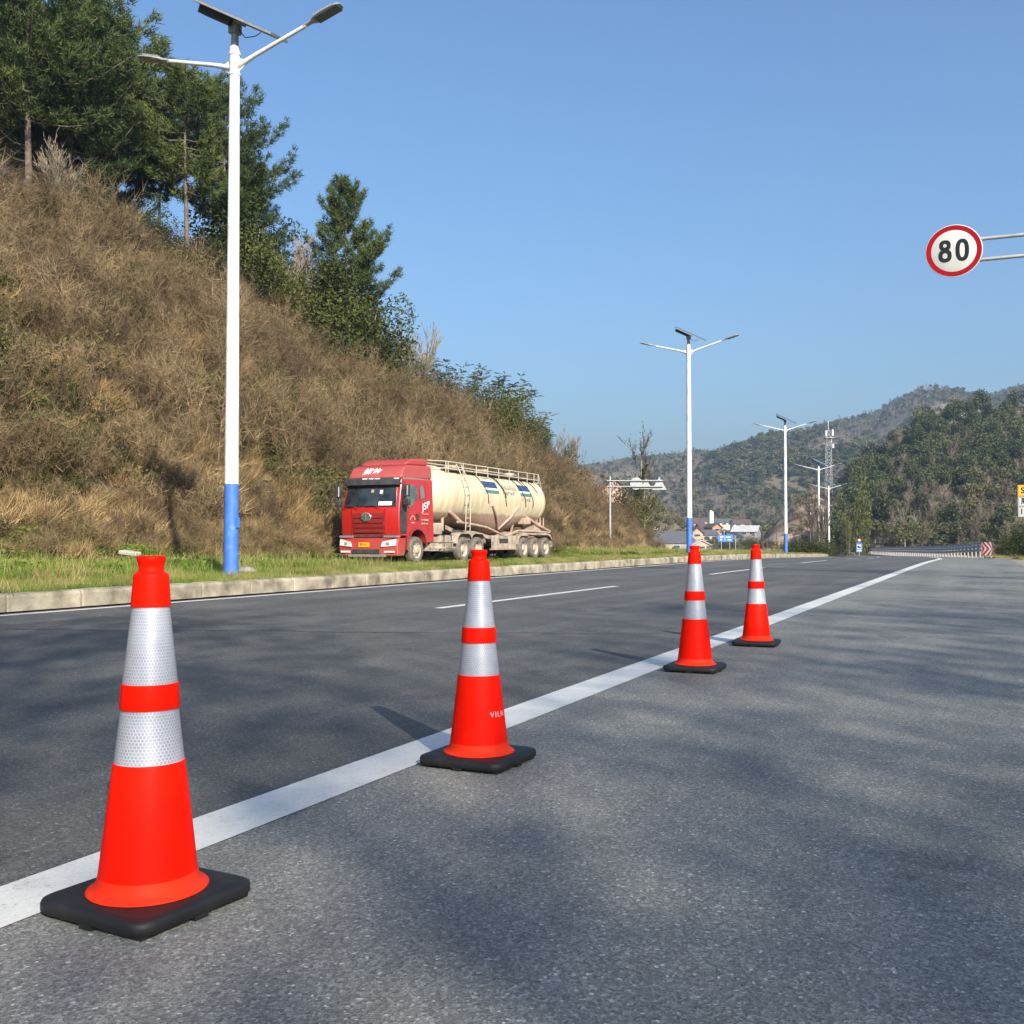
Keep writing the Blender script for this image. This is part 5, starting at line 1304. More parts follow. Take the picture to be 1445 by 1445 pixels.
HL = [(868, 165, 62, 768, 702, 676, 'wall_pink', 'roof_slate', 'pale gabled house half hidden by the thicket behind the gantry pole', .10, 12, True, 2, 3),
      (833, 170, 40, 740, 692, 674, 'wall_grey', 'roof_slate', 'dark roofed house left of the pale gabled house', .1, 10, False, 2, 2),
      (945, 300, 84, 781, 766, 750, 'wall_grey', 'roof_slate', 'long grey barn with slate roof beside the second lamp post', .25, 18, False, 1, 4),
      (923, 345, 26, 757, 752, 744, 'roof_white', 'roof_white', 'low white roofed shed at the foot of the thin tree', .3, 10, True, 1, 1),
      (932, 420, 22, 752, 743, 735, 'wall_cream', 'roof_slate', 'cream house with dark roof left of the pale gable', .2, 9, False, 1, 2),
      (952, 400, 24, 752, 741, 733, 'wall_cream', 'roof_slate', 'cream gabled house left of the second lamp post', .1, 10, True, 1, 1),
      (966, 430, 20, 750, 742, 735, 'wall_white', 'roof_slate', 'white house behind the second lamp post', -.1, 9, False, 1, 1),
      (984, 320, 17, 767, 752, 745, 'wall_tan', 'roof_brown', 'tan gabled house right of the second lamp post', .15, 9, True, 2, 1),
      (990, 300, 26, 777, 769, 763, 'wall_pink', 'roof_white', 'small low pink hut with a pale roof behind the third cone', .2, 8, True, 1, 1),
      (980, 470, 26, 744, 738, 731, 'wall_cream', 'roof_brown', 'cream house in the upper row of the village', 0, 9, False, 1, 2),
      (996, 480, 22, 742, 736, 731, 'wall_white', 'roof_brown', 'white house in the upper row beside the pale tower', 0, 9, False, 1, 2),
      (1000, 400, 22, 752, 746, 739, 'wall_cream', 'roof_brown', 'cream house with a brown roof left of the orange gable', .1, 9, False, 1, 2),
      (1012, 380, 14, 752, 744, 739, 'wall_orange', 'roof_brown', 'orange gabled house in the village centre', .15, 9, True, 1, 1),
      (915, 430, 20, 748, 742, 736, 'wall_white', 'roof_slate', 'small white house farthest left in the village, beside the thin tree', .1, 9, False, 1, 2),
      (940, 500, 26, 742, 737, 731, 'wall_cream', 'roof_brown', 'cream house with brown roof high at the left of the village', 0, 9, False, 1, 3),
      (962, 520, 22, 740, 735, 730, 'wall_white', 'roof_slate', 'white house with slate roof high behind the second lamp post', 0, 9, False, 1, 2),
      (1003, 350, 22, 765, 755, 748, 'wall_white', 'roof_slate', 'white house between the tan gable and the blue direction sign', .1, 9, False, 1, 2),
      (1040, 340, 18, 768, 758, 752, 'wall_grey', 'roof_slate', 'grey house right of the blue direction sign', .1, 8, False, 1, 2),
      (1050, 360, 34, 756, 750, 742, 'wall_grey', 'roof_white', 'wide shed with a white metal roof right of the village centre', -.35, 14, False, 1, 3),
      (1048, 480, 24, 745, 739, 733, 'wall_white', 'roof_brown', 'white house with brown roof above the white metal shed', 0, 9, False, 1, 2),
      (1022, 500, 26, 742, 737, 732, 'wall_cream', 'roof_slate', 'cream house with slate roof above the blue direction sign', 0, 9, False, 1, 3)]
for px, Y, w, yb, ye, yr, wa, rf, lb, ro_, d, g, fl, nw in HL:
    o = house(px, Y, w, yb, ye, yr, wa, rf, lb, ro_, d, g, floors=fl, nwin=nw); o['group'] = V
a = P(1003, 742, 450); k = 450 / F; root = thing('pale_tower', 'tall pale concrete tower rising above the village roofs', 'tower', (a.x, 450, a.z - 2), .3)
m = MB(); m.box(-3.1 * k, 3.1 * k, -3 * k, 3 * k, 0, 19.5 * k + 2); m.build('shaft', 'wall_white', root)
m = MB(); m.box(-3.5 * k, 3.5 * k, -3.4 * k, 3.4 * k, 19.5 * k + 2.002, 20.3 * k + 2); m.box(-1.5 * k, 1.5 * k, -1.5 * k, 1.5 * k, 20.3 * k + 2, 22 * k + 2); m.build('cap', 'wall_cream', root)
# black open trailer with crates parked by the barn
a = P(940, 781, 190); root = thing('parked_trailer', 'dark flatbed trailer with a brown box, parked in front of the grey barn', 'trailer', (a.x, 190, a.z - .1), .15); k = 190 / F
m = MB(); m.box(-16 * k, 15 * k, 0, 2.3, 3 * k, 5 * k); m.box(-16 * k, -6 * k, .2, 2.1, 5 * k, 10 * k); m.build('bed', 'chassis_dark', root)
m = MB(); m.box(-3 * k, 9 * k, .1, 2.2, 5.05 * k, 11 * k); m.build('box', 'wall_tan', root)
m = MB(); m.box(9.4 * k, 14 * k, .1, 2.2, 5.05 * k, 10 * k); m.build('cabinet', 'chassis_dark', root)
for x in (-12, -9, 6, 11): m = MB(); m.tube([(x * k, -.1, 2 * k), (x * k, .2, 2 * k)], 2.4 * k, 14); m.build('wheel', 'tyre', root)
# short white rail in front of the village
a = P(992, 778, 120); c = P(1052, 779, 150); root = thing('white_barrier', 'pale low barrier rail beyond the verge behind the third cone', 'guardrail'); m = MB()
a.z = max(a.z, -.4); m.tube([a, (a + c) / 2, c], .16, 6); m.build('rail', 'galvanised', root); m = MB(); m.tube([a + Vector((0, 0, -.4)), c + Vector((0, 0, -.4))], .12, 6); m.build('rail', 'galvanised', root)
for i in range(10):
    p = a.lerp(c, i / 9); m = MB(); m.box(p.x - .08, p.x + .08, p.y - .08, p.y + .08, p.z - 1.6, p.z + .1); m.build('post', 'galvanised', root)
# village bushes
for px, Y, yt, yb, w, lb in ((999, 310, 756, 772, 1.2, 'dark bush left of the blue direction sign'), (1020, 300, 759, 777, 1.8, 'olive bush beside the blue direction sign'), (1036, 296, 760, 777, 1.6, 'rounded bush right beside the blue direction sign'),
                             (1059, 310, 755, 777, 1.6, 'bush right of the grey house'), (1078, 300, 757, 778, 1.6, 'bush between the last village houses and the third lamp post'), (1097, 290, 756, 778, 1.6, 'bush left of the blue foot of the third lamp post')):
    tree_at('valley_bush', lb, 'bush', px, Y, yt, bn(bC if w > 1.1 else bA), 3.5, 'bushes in front of the village', wide=w, base=P(px, yb, Y).z)
a = P(1024, 779, 190); k = 190 / F; root = thing('direction_sign', 'wide blue direction sign board on two posts below the village', 'road sign', (a.x, 190, a.z - .2), .05)
m = MB(); m.box(-10.5 * k, 10.5 * k, -.04, .0, 16 * k, 26 * k); pl = m.build('board', 'sign_blue', root)
m = MB()
for x0, x1, z0, z1 in ((-8, -3, 22, 24), (-8, -5, 18, 20), (1, 7, 21.5, 23.5), (3, 8, 17.8, 19.5), (-1.4, -.6, 17.5, 24)): m.box(x0 * k, x1 * k, -.048, -.042, z0 * k, z1 * k)
m.build('markings', 'sign_white', pl)
for x in (-6 * k, 6 * k, 14 * k): m = MB(); m.tube([(x, .06, -.5), (x, .06, 25 * k)], .07, 8); m.build('post', 'galvanised', root)
# power line across the valley
m = MB(); a = P(958, 676, 200); c = P(1150, 683, 300)
for dz in (0, 1.0):
    m.tube([a.lerp(c, q / 12) + Vector((0, 0, dz - 2.0 * 4 * (q / 12) * (1 - q / 12))) for q in range(13)], .035, 4, cap=False)
tag(m.build('power_line', 'dark_metal'), 'thin sagging power lines crossing above the village', 'power line')
# ================================================================ TANKER TRUCK (local x: from the front bumper to the rear, y: away from the road, z: up)
truck = thing('tanker_truck', 'dusty red tractor unit with a cream dry bulk tank trailer parked on the grass verge', 'truck', RD(-20.45, 31.6, 0.06), 0.0)
truck.rotation_euler = (0, 0, math.atan2(CT, ST))      # local +X runs along the road away from the camera
def prof_solid(name, mat, poly, y0, y1, taper=None, bevel=0.0, seg=2, label=None, parent=None):
    m = MB(); n = len(poly); ys = [y0, y0 * .5, 0, y1 * .5, y1]
    vs = []
    for y in ys:
        for x, z in poly:
            k = taper(x, z) if taper else 1.0; vs.append((x + (0.10 * (abs(y) / y1) ** 3 if x < 0.5 and taper else 0), y * k, z))
    for i in range(len(ys) - 1): m.add(vs[i * n:(i + 2) * n], [(j, (j + 1) % n, n + (j + 1) % n, n + j) for j in range(n)])
    m.add(vs[:n], [tuple(reversed(range(n)))]); m.add(vs[-n:], [tuple(range(n))])
    me = m.mesh(name, mat); bm = bmesh.new(); bm.from_mesh(me); bmesh.ops.remove_doubles(bm, verts=bm.verts, dist=1e-5); bmesh.ops.recalc_face_normals(bm, faces=bm.faces); bm.to_mesh(me); bm.free()
    o = bpy.data.objects.new(name, me); COL.objects.link(o); o.parent = parent or truck
    if bevel:
        b = o.modifiers.new('bevel', 'BEVEL'); b.width = bevel; b.segments = seg; b.limit_method = 'ANGLE'; b.angle_limit = R(30)
        o.modifiers.new('normals', 'WEIGHTED_NORMAL'); me.polygons.foreach_set('use_smooth', [True] * len(me.polygons))
    if label: o['label'] = label
    return o
def tb(name, mat, x0, x1, y0, y1, z0, z1, bevel=0.0, parent=None, label=None):
    m = MB(); m.box(x0, x1, y0, y1, z0, z1); return m.build(name, mat, parent or truck, bevel=bevel, label=label)
N_ = -1.25                                              # near side plane
WX = 1.38
arch = [(WX + .66 * math.cos(R(a)), .62 + .66 * math.sin(R(a))) for a in range(12, 169, 13)]
tp = lambda x, z: 1.0 if z < 2.1 else 1.0 - 0.10 * (z - 2.1) / 1.5
cab_poly = [(0.06, 1.02), (0.0, 1.5), (0.02, 2.06), (0.26, 2.88), (0.30, 3.14), (2.70, 3.20), (2.70, 0.80)] + arch + [(0.62, 1.02)]
cab = prof_solid('cab', 'truck_red', cab_poly, -1.25, 1.25, tp, 0.05)
prof_solid('cab_roof', 'roof_red', [(0.30, 3.143), (0.36, 3.30), (0.62, 3.56), (0.95, 3.66), (2.68, 3.72), (2.68, 3.203)], -1.25, 1.25, tp, 0.07, 3)
prof_solid('roof_fairing', 'roof_red', [(0.95, 3.664), (1.15, 3.82), (1.5, 3.93), (2.35, 4.0), (2.62, 3.98), (2.66, 3.722)], -0.98, 0.98, None, 0.08, 3)
# windscreen: a slab lying on the sloping front
def slab(name, mat, pts, th, parent=None, label=None, bevel=0):
    """pts: 3-D polygon; thickened towards its normal"""
    pts = [Vector(p) for p in pts]; nrm = (pts[1] - pts[0]).cross(pts[2] - pts[0]).normalized(); n = len(pts); m = MB()
    m.add(pts + [p + nrm * th for p in pts], [tuple(reversed(range(n))), tuple(range(n, 2 * n))] + [(i, (i + 1) % n, n + (i + 1) % n, n + i) for i in range(n)])
    return m.build(name, mat, parent or truck, bevel=bevel, label=label)
def fx(z): return 0.02 + (z - 2.06) * 0.2927
def wsx(z, y): return fx(z) + 0.10 * (abs(y) / 1.25) ** 3
def wpanel(name, mat, y0, y1, z0, z1, off, parent=None, ny=10, label=None, y0t=None, y1t=None):
    """panel that follows the curved windscreen plane"""
    m = MB(); vs = []
    y0t = y0 if y0t is None else y0t; y1t = y1 if y1t is None else y1t
    for d in (off, off + 0.02):
        for z, a, b in ((z0, y0, y1), (z1, y0t, y1t)):
            for k in range(ny + 1):
                y = a + (b - a) * k / ny; vs.append((wsx(z, y) - d, y, z + d * 0.28))
    q = ny + 1; fs = []
    for k in range(ny): fs += [(k, k + 1, q + k + 1, q + k), (2 * q + k, 3 * q + k, 3 * q + k + 1, 2 * q + k + 1), (k, 2 * q + k, 2 * q + k + 1, k + 1), (q + k, q + k + 1, 3 * q + k + 1, 3 * q + k)]
    fs += [(0, q, 3 * q, 2 * q), (ny, 2 * q + ny, 3 * q + ny, q + ny)]
    m.add(vs, fs, 0, False); return m.build(name, mat, parent or truck, label=label)
ws = wpanel('windscreen', 'glass_dark', -1.12, 1.12, 2.10, 2.84, 0.01, y0t=-1.04, y1t=1.04)
wpanel('paper_card', 'white_print', -0.95, -0.42, 2.13, 2.27, 0.032, ws)
wpanel('pennant', 'dust_pink', -0.13, -0.03, 2.60, 2.72, 0.032, ws); wpanel('ornament', 'sign_white', -0.52, -0.40, 2.55, 2.70, 0.032, ws)
for y in (-0.5, 0.45):
    m = MB(); m.tube([(-.04, y, 2.07), (-.05, y + .25, 2.16), (-.03, y + .62, 2.13)], .014, 5); m.build('wiper', 'trim_black', truck)
vis = MB(); pf = [(0.27, 2.86), (0.05, 2.90), (0.10, 3.10), (0.30, 3.18)]
for k in range(10):
    y0 = -1.16 + 2.32 * k / 10; y1 = -1.16 + 2.32 * (k + 1) / 10; c0 = .10 * (abs(y0) / 1.25) ** 3; c1 = .10 * (abs(y1) / 1.25) ** 3
    vis.add([(x + c0, y0, z) for x, z in pf] + [(x + c1, y1, z) for x, z in pf], [(0, 1, 5, 4), (1, 2, 6, 5), (2, 3, 7, 6)] + ([(3, 2, 1, 0)] if k == 0 else []) + ([(4, 5, 6, 7)] if k == 9 else []))
v_ = vis.build('sun_visor', 'trim_black', truck)
for y in (-1.05, -.28, -.02, .26): tb('marker_lamp', 'lamp_glass', .12 + .1 * (abs(y) / 1.25) ** 3, .2 + .1 * (abs(y) / 1.25) ** 3, y - .09, y + .09, 3.095, 3.15, parent=v_)
tb('gutter', 'trim_grey', 0.5, 2.45, -1.15, -1.125, 3.10, 3.20)
text_mesh('lettering', '解放', 0.36, 'white_print', truck, Matrix.Translation((0.455, 0.16, 3.385)) @ Matrix.Rotation(-math.pi / 2, 4, 'Z') @ Matrix.Rotation(math.pi / 2 - R(38), 4, 'X'), offset=0.0, shear=0.2, thick=0.03, spacing=1.15)
# front panel with slats
def front(name, mat, y0, y1, z0, z1, off=0.015, parent=None, th=0.02, bevel=0.0, label=None):
    return wcurve(name, mat, y0, y1, z0, z1, off, parent, th, label)
def wcurve(name, mat, y0, y1, z0, z1, off, parent, th, label, slant=0.0):
    m = MB(); ny = 8; vs = []
    def X(z, y): return (0.06 - (z - 1.02) * 0.125 if z < 1.5 else 0.0 + (z - 1.5) * 0.036) + 0.10 * (abs(y) / 1.25) ** 3
    for d in (off, off + th):
        for z in (z0, z1):
            for k in range(ny + 1): y = y0 + (y1 - y0) * k / ny; vs.append((X(z, y) - d, y, z + slant * (abs(y) - min(abs(y0), abs(y1)))))
    q = ny + 1; fs = []
    for k in range(ny): fs += [(k, k + 1, q + k + 1, q + k), (2 * q + k, 3 * q + k, 3 * q + k + 1, 2 * q + k + 1), (k, 2 * q + k, 2 * q + k + 1, k + 1), (q + k, q + k + 1, 3 * q + k + 1, 3 * q + k)]
    fs += [(0, q, 3 * q, 2 * q), (ny, 2 * q + ny, 3 * q + ny, q + ny)]
    m.add(vs, fs); return m.build(name, mat, parent or truck, label=label)
front('grille_surround', 'trim_black', -0.66, 0.66, 1.14, 1.86, .004)
for i in range(4): front('grille_slat', 'truck_red_dark', -0.64, 0.64, 1.155 + i * .178, 1.155 + i * .178 + .150, .03, th=.03)
for s in (-1, 1):
    front('front_ridge', 'truck_red', *sorted((s * .68, s * .74)), 1.08, 2.02, .012, th=.03)
m = MB(); el = Matrix.Translation((-0.075, 0.05, 1.72)) @ Matrix.Rotation(-math.pi / 2, 4, 'Y') @ Matrix.Diagonal((1, 1.35, 1, 1))
m.lathe([(.0, .0), (.165, .0), (.165, .03), (.14, .035)], 28, axis=el); em = m.build('emblem', 'chrome', truck)
m = MB(); m.lathe([(0, .034), (.14, .034)], 28, axis=el); m.build('emblem_field', 'emblem_green', em)
m = MB()
for dz in (-.07, 0, .07): m.box(-.118, -.110, .05 - .15, .05 + .15, 1.72 + dz - .010, 1.72 + dz + .010)
m.box(-.120, -.110, .03, .07, 1.60, 1.84); m.build('emblem_wings', 'chrome', em)
tb('intake_gap', 'chassis_dark', 0.02, .5, -1.15, 1.15, 0.985, 1.07)
# bumper
bp = [(-0.10, 0.30), (-0.13, 0.62), (-0.06, 0.96), (0.58, 0.96), (0.55, 0.50), (0.35, 0.30)]
bmp = prof_solid('bumper', 'truck_red', bp, -1.26, 1.26, lambda x, z: 1.0, 0.04)
tb('bumper_lip', 'trim_grey', -0.15, 0.3, -.78, .78, 0.26, 0.36, .02, parent=bmp); tb('bumper_opening', 'trim_black', -.138, .1, -.55, .62, 0.385, 0.55, .015, parent=bmp)
pl = tb('number_plate', 'plate_yellow', -.15, -.132, -.13, .33, .63, .80, parent=bmp)
text_mesh('plate_text', '皖P·8521', .12, 'sign_black', pl, Matrix.Translation((-.153, .10, .715)) @ Matrix.Rotation(-math.pi / 2, 4, 'Z') @ Matrix.Rotation(math.pi / 2, 4, 'X'), thick=.003, sx=.8)
for s in (-1, 1):
    def bx_(y): return -0.115 + 0.10 * (abs(y) / 1.26) ** 3
    pts = [(bx_(.62) - .03, s * .62, .63), (bx_(1.2) - .0, s * 1.2, .68), (bx_(1.2) + .03, s * 1.2, .92), (bx_(.62) - .02, s * .68, .82)]
    if s > 0: pts = pts[::-1]
    hl = slab('headlight', 'lamp_glass', pts if s < 0 else pts, .035, bmp)
    m = MB(); y0, y1 = sorted((s * .80, s * .95)); m.box(bx_(.9) - .048, bx_(.9) - .02, y0, y1, .70, .80); m.build('reflector', 'trim_grey', hl)
    y0, y1 = sorted((s * .72, s * 1.14)); tb('fog_lamp', 'lamp_glass', -.10, -.03, y0, y1, .42, .49, .01, parent=bmp)
    y0, y1 = sorted((s * .66, s * 1.24)); tb('step_trim', 'trim_grey', -.055, .2, y0, y1, .965, 1.045, .015)
# near and far side: corner deflector, door, windows, mirror
for s in (-1, 1):
    Y_ = s * 1.25
    def sp_(name, mat, pts, off=.004, th=.02, parent=None, label=None):
        q = [(x, s * (1.25 * tp(x, z) + off), z) for x, z in pts]
        return slab(name, mat, q if s < 0 else q[::-1], th, parent, label)
    sp_('corner_deflector', 'trim_black', [(.16, 1.12), (.58, 1.12), (.62, 2.1), (.36, 2.42), (.14, 2.06)])
    door = sp_('door', 'truck_red', [(.62, 1.10), (.78, 1.22), (1.0, 1.38), (1.28, 1.42), (1.55, 1.38), (1.58, 3.02), (.56, 3.02), (.66, 2.1)], .002, .012)
    sp_('door_window', 'glass_side', [(.60, 2.20), (.78, 2.06), (1.02, 2.18), (1.25, 2.38), (1.42, 2.42), (1.42, 2.92), (.52, 2.92)], .018, .012, door)
    sp_('rear_window', 'glass_side', [(1.66, 2.36), (1.98, 2.50), (1.88, 2.93), (1.66, 2.93)], .004, .014)
    sp_('door_handle', 'trim_black', [(1.30, 1.62), (1.46, 1.62), (1.46, 1.86), (1.30, 1.86)], .016, .03, door)
    sp_('panel_seam', 'truck_red_dark', [(2.20, 1.15), (2.225, 1.15), (2.10, 3.10), (2.075, 3.10)], .002, .004)
    sp_('sill_step', 'truck_red_dark', [(.60, .52), (.78, .52), (.74, 1.02), (.60, 1.02)], .0, .03)
    fa = [(WX + rr * math.cos(R(a)), .62 + rr * math.sin(R(a))) for rr, rng_ in ((.66, range(0, 181, 15)), (.74, range(180, -1, -15))) for a in rng_]
    m = MB(); n = 13; vs = [(x, s * (1.25 * 1 + .0), z) for x, z in fa[:13]] + [(x, s * 1.29, z) for x, z in fa[:13]] + [(x, s * 1.27, z) for x, z in reversed(fa[13:])]
    m.add(vs, [(i, i + 1, n + i + 1, n + i) for i in range(n - 1)] + [(n + i, n + i + 1, 2 * n + i + 1, 2 * n + i) for i in range(n - 1)]); m.build('wheel_arch', 'truck_red_dark', truck)
    # mirror: two stacked black housings on a bar
    mr = MB(); mr.tube([(.34, s * 1.20, 3.0), (.22, s * 1.42, 2.98), (.22, s * 1.42, 2.10), (.34, s * 1.22, 2.08)], .022, 6); mo = mr.build('mirror', 'trim_black', truck)
    y0, y1 = sorted((s * 1.36, s * 1.60)); tb('mirror_housing', 'trim_black', .16, .30, y0, y1, 2.46, 2.90, .03, parent=mo); tb('mirror_housing', 'trim_black', .16, .32, y0, y1, 2.14, 2.38, .03, parent=mo)
    y0, y1 = sorted((s * 1.40, s * 1.56)); tb('mirror_trim', 'lamp_glass', .150, .158, y0 if s > 0 else y0, y0 + .03, 2.50, 2.86, parent=mo)
# writing on the near side of the cab
sideM = lambda x, z, tilt=0.0: Matrix.Translation((x, -1.262, z)) @ Matrix.Rotation(math.pi / 2, 4, 'X') @ Matrix.Rotation(tilt, 4, 'Z')
def side_tp(x, z): return Matrix.Translation((0, 1.262 - (1.25 * tp(x, z) + .016), 0)) @ sideM(x, z, R(15))
text_mesh('lettering', 'JSP', .36, 'white_print', truck, side_tp(1.99, 2.16), offset=.004, shear=.15, sx=1.35)
rr_ = random.Random(4)
def bars(name, mat, x0, z0, w, h, n, parent=None):
    m = MB(); x = x0
    for k in range(n):
        ww = w / n * rr_.uniform(.55, .85); hh = h * rr_.uniform(.6, 1.0); m.box(x, x + ww, -1.268, -1.256, z0 - hh / 2, z0 + hh / 2); x += w / n
    o = m.build(name, mat, truck); return o
bars('faded_print', 'decal_orange', 1.72, 1.86, .50, .07, 5); bars('faded_print', 'dust_pink', 1.66, 1.64, .56, .08, 6); bars('faded_print', 'dust_pink', 1.66, 1.50, .50, .07, 6)
m = MB()
for a in range(20, 165, 24):
    x = 1.02 + .17 * math.cos(R(a)); z = 1.60 + .17 * math.sin(R(a)); m.box(x - .03, x + .03, -1.272, -1.266, z - .03, z + .03)
m.box(.90, 1.14, -1.272, -1.266, 1.50, 1.54); m.build('round_print', 'dust_pink', truck)

# wheels
def wheel_meshes(dual=False):
    ax_ = Matrix.Rotation(math.pi / 2, 4, 'X')
    t = MB(); t.lathe([(.30, .13), (.36, .145), (.46, .145), (.495, .125), (.505, .08), (.505, -.08), (.495, -.125), (.46, -.145), (.30, -.14)], 36, axis=ax_)
    rm = MB(); rm.lathe([(.30, .135), (.285, .12), (.27, .05 if dual else .10), (.20, .02 if dual else .11), (.14, .03 if dual else .13), (.135, .10 if dual else .17), (.09, .12 if dual else .19), (0, .12 if dual else .19)], 28, axis=ax_)
    for k in range(10):
        a = 2 * math.pi * k / 10; p = Vector((.17 * math.cos(a), .17 * math.sin(a), 0)); rm.tube([ax_ @ (p + Vector((0, 0, .02 if dual else .11))), ax_ @ (p + Vector((0, 0, .05 if dual else .15)))], .016, 5)
    h = MB()
    for k in range(8):
        a = 2 * math.pi * (k + .5) / 8; p = Vector((.232 * math.cos(a), .232 * math.sin(a), .037 if dual else .1085)); h.lathe([(0, .001), (.030, .001)], 10, axis=ax_ @ Matrix.Translation(p))
    return t.mesh('tyre', 'tyre'), rm.mesh('rim', 'rim'), h.mesh('hand_hole', 'chassis_dark')
wA = wheel_meshes(False); wB = wheel_meshes(True)
def wheel(x, s, wm, y=1.10):
    w = bpy.data.objects.new('wheel', wm[0]); COL.objects.link(w); w.parent = truck; w.location = (x, s * y, .505); w.rotation_euler = (0, 0, 0 if s < 0 else math.pi)
    for nm, me in (('rim', wm[1]), ('hand_hole', wm[2])):
        o = bpy.data.objects.new(nm, me); COL.objects.link(o); o.parent = w
for s in (-1, 1):
    wheel(WX, s, wA)
    for x in (5.17, 6.47, 11.15, 12.42, 13.69): wheel(x, s, wB)
for x in (WX, 5.17, 6.47, 11.15, 12.42, 13.69): m = MB(); m.tube([(x, -1.0, .505), (x, 1.0, .505)], .10, 10); m.build('axle', 'chassis_dark', truck)
# tractor chassis
for s in (-1, 1):
    y0, y1 = sorted((s * .36, s * .46)); tb('chassis_rail', 'dust_steel', .6, 7.4, y0, y1, .75, 1.02)
tb('engine_block', 'chassis_dark', 0.8, 2.6, -.34, .34, .45, 1.3)
tb('rear_cab_panel', 'dust_steel', 2.78, 3.5, -1.15, 1.15, 1.10, 1.55, .03)  # dusty steel panel across the frame behind the cab
for s in (-1, 1):
    Yn = s * 1.0
    y0, y1 = sorted((s * .62, s * 1.20))
    tk = tb('fuel_tank', 'dust_steel', 3.30, 4.40, y0, y1, .42, 1.08, .10)
    for x in (3.55, 4.15): tb('tank_strap', 'chassis_dark', x - .03, x + .03, y0 - .006, y1 + .006, .41, 1.088, parent=tk)
    tb('battery_box', 'dust_steel', 2.50, 3.18, y0, y1, .45, 1.0, .03)
    y0, y1 = sorted((s * 1.18, s * 1.21))
    for zz_ in (.55, .8): tb('side_guard', 'dust_steel', 2.45, 4.45, *sorted((s * 1.205, s * 1.235)), zz_, zz_ + .05)
    # drive axle mudguards
    m = MB(); pts = [(4.55, .75), (4.62, 1.02), (4.85, 1.18), (5.5, 1.20), (5.75, 1.12), (5.82, 1.0), (5.90, 1.12), (6.15, 1.20), (6.8, 1.18), (7.05, 1.02), (7.12, .75)]
    vs = [(x, s * .84, z) for x, z in pts] + [(x, s * 1.26, z) for x, z in pts] + [(x, s * 1.26, z - .05) for x, z in pts]; n = len(pts)
    m.add(vs, [(i, i + 1, n + i + 1, n + i) for i in range(n - 1)] + [(n + i, n + i + 1, 2 * n + i + 1, 2 * n + i) for i in range(n - 1)]); m.build('mudguard', 'dust_steel', truck)
tb('fifth_wheel', 'chassis_dark', 5.4, 6.3, -.45, .45, 1.03, 1.18)
m = MB()
for k in range(4): y = -.5 + k * .3; m.tube([(2.78, y, 1.9), (3.0, y - .1, 1.3), (3.4, y, 1.15), (3.9, y, 1.35)], .022, 5)
m.build('air_hose', 'rope_black', truck)

# ---- trailer tank: lofted sections with two hoppers
CZ = 2.70; TR = 1.19
def trad(x):
    if x < 4.35: s = (4.35 - x) / 1.3; return TR * math.sqrt(max(0, 1 - s * s * .97)) if s < 1 else 0.2
    if x > 13.4: s = (x - 13.4) / 1.15; return TR * (max(0.0, 1 - s ** 2.6)) ** .5
    return TR
def tbot(x):   # how far the belly reaches below the axis (V hoppers)
    xs = [3.0, 4.4, 5.4, 6.4, 9.15, 9.35, 11.6, 12.4, 14.5]; zs = [1.0, 1.0, 1.001, 1.03, 1.33, 1.33, 1.03, 1.001, 1.0]
    return lerp(x, xs, zs)
sx = [3.06, 3.12, 3.25, 3.45, 3.7, 4.0, 4.34, 4.36, 4.8, 5.2, 5.8, 6.4, 7.0, 7.4, 7.9, 8.4, 8.8, 9.15, 9.25, 9.35, 9.8, 10.3, 10.8, 11.3, 11.8, 12.4, 13.0, 13.4, 13.7, 14.0, 14.25, 14.42, 14.52, 14.549]
NS = 40; vs = []
def tpoint(x, th):                       # th: 0 = near side, 90 = top, -90 = bottom
    r_ = trad(x); k = tbot(x); c, s = math.cos(th), math.sin(th)
    if s < 0 and k > 1.001:
        e = 1 + (k - 1) * 1.0
        q_ = min(1.0, (k - 1) / 0.10); zz_ = s * r_ * (1 + (k - 1) * abs(s)); yy = math.copysign(abs(c) ** (1 - 0.42 * q_), c) * r_ * (1 - 0.06 * q_ * abs(s))
    else: zz_ = s * r_; yy = c * r_
    return Vector((x, -yy, CZ + zz_))
m = MB()
for x in sx:
    for k in range(NS): vs.append(tpoint(x, 2 * math.pi * k / NS))
m.add(vs, [(i * NS + k, i * NS + (k + 1) % NS, (i + 1) * NS + (k + 1) % NS, (i + 1) * NS + k) for i in range(len(sx) - 1) for k in range(NS)], 0, True)
m.add(vs[:NS], [tuple(range(NS))]); m.add(vs[-NS:], [tuple(reversed(range(NS)))])
tank = m.build('tank', 'tank_cream', truck)
for x in (4.35, 13.42):
    m = MB(); m.tube([tpoint(x, 2 * math.pi * k / 40) + (tpoint(x, 2 * math.pi * k / 40) - Vector((x, 0, CZ))).normalized() * .006 for k in range(41)], .016, 5, cap=False); m.build('weld_seam', 'tank_cream', tank)
def on_tank(x, th, off=.01):
    p = tpoint(x, th); return p + Vector((0, p.y, p.z - CZ)).normalized() * off
def decal(name, mat, x0, x1, a0, a1, off=.008):
    m = MB(); nx, na = 4, 5
    vs = [on_tank(x0 + (x1 - x0) * i / nx, R(a0 + (a1 - a0) * j / na), off) for j in range(na + 1) for i in range(nx + 1)]
    m.add(vs, [(j * (nx + 1) + i, j * (nx + 1) + i + 1, (j + 1) * (nx + 1) + i + 1, (j + 1) * (nx + 1) + i) for j in range(na) for i in range(nx)]); return m.build(name, mat, tank)
for x0, x1 in ((7.25, 8.55), (10.8, 12.0)):
    decal('blue_stripe', 'decal_blue', x0, x1, 21, 36); decal('green_stripe', 'decal_green', x0 + .1, x1 + .05, 9, 16)
    decal('white_stripe', 'white_print', x0, x1, 16.5, 20.5); decal('white_stripe', 'white_print', x0, x1, 36.5, 38)
rq = random.Random(9)
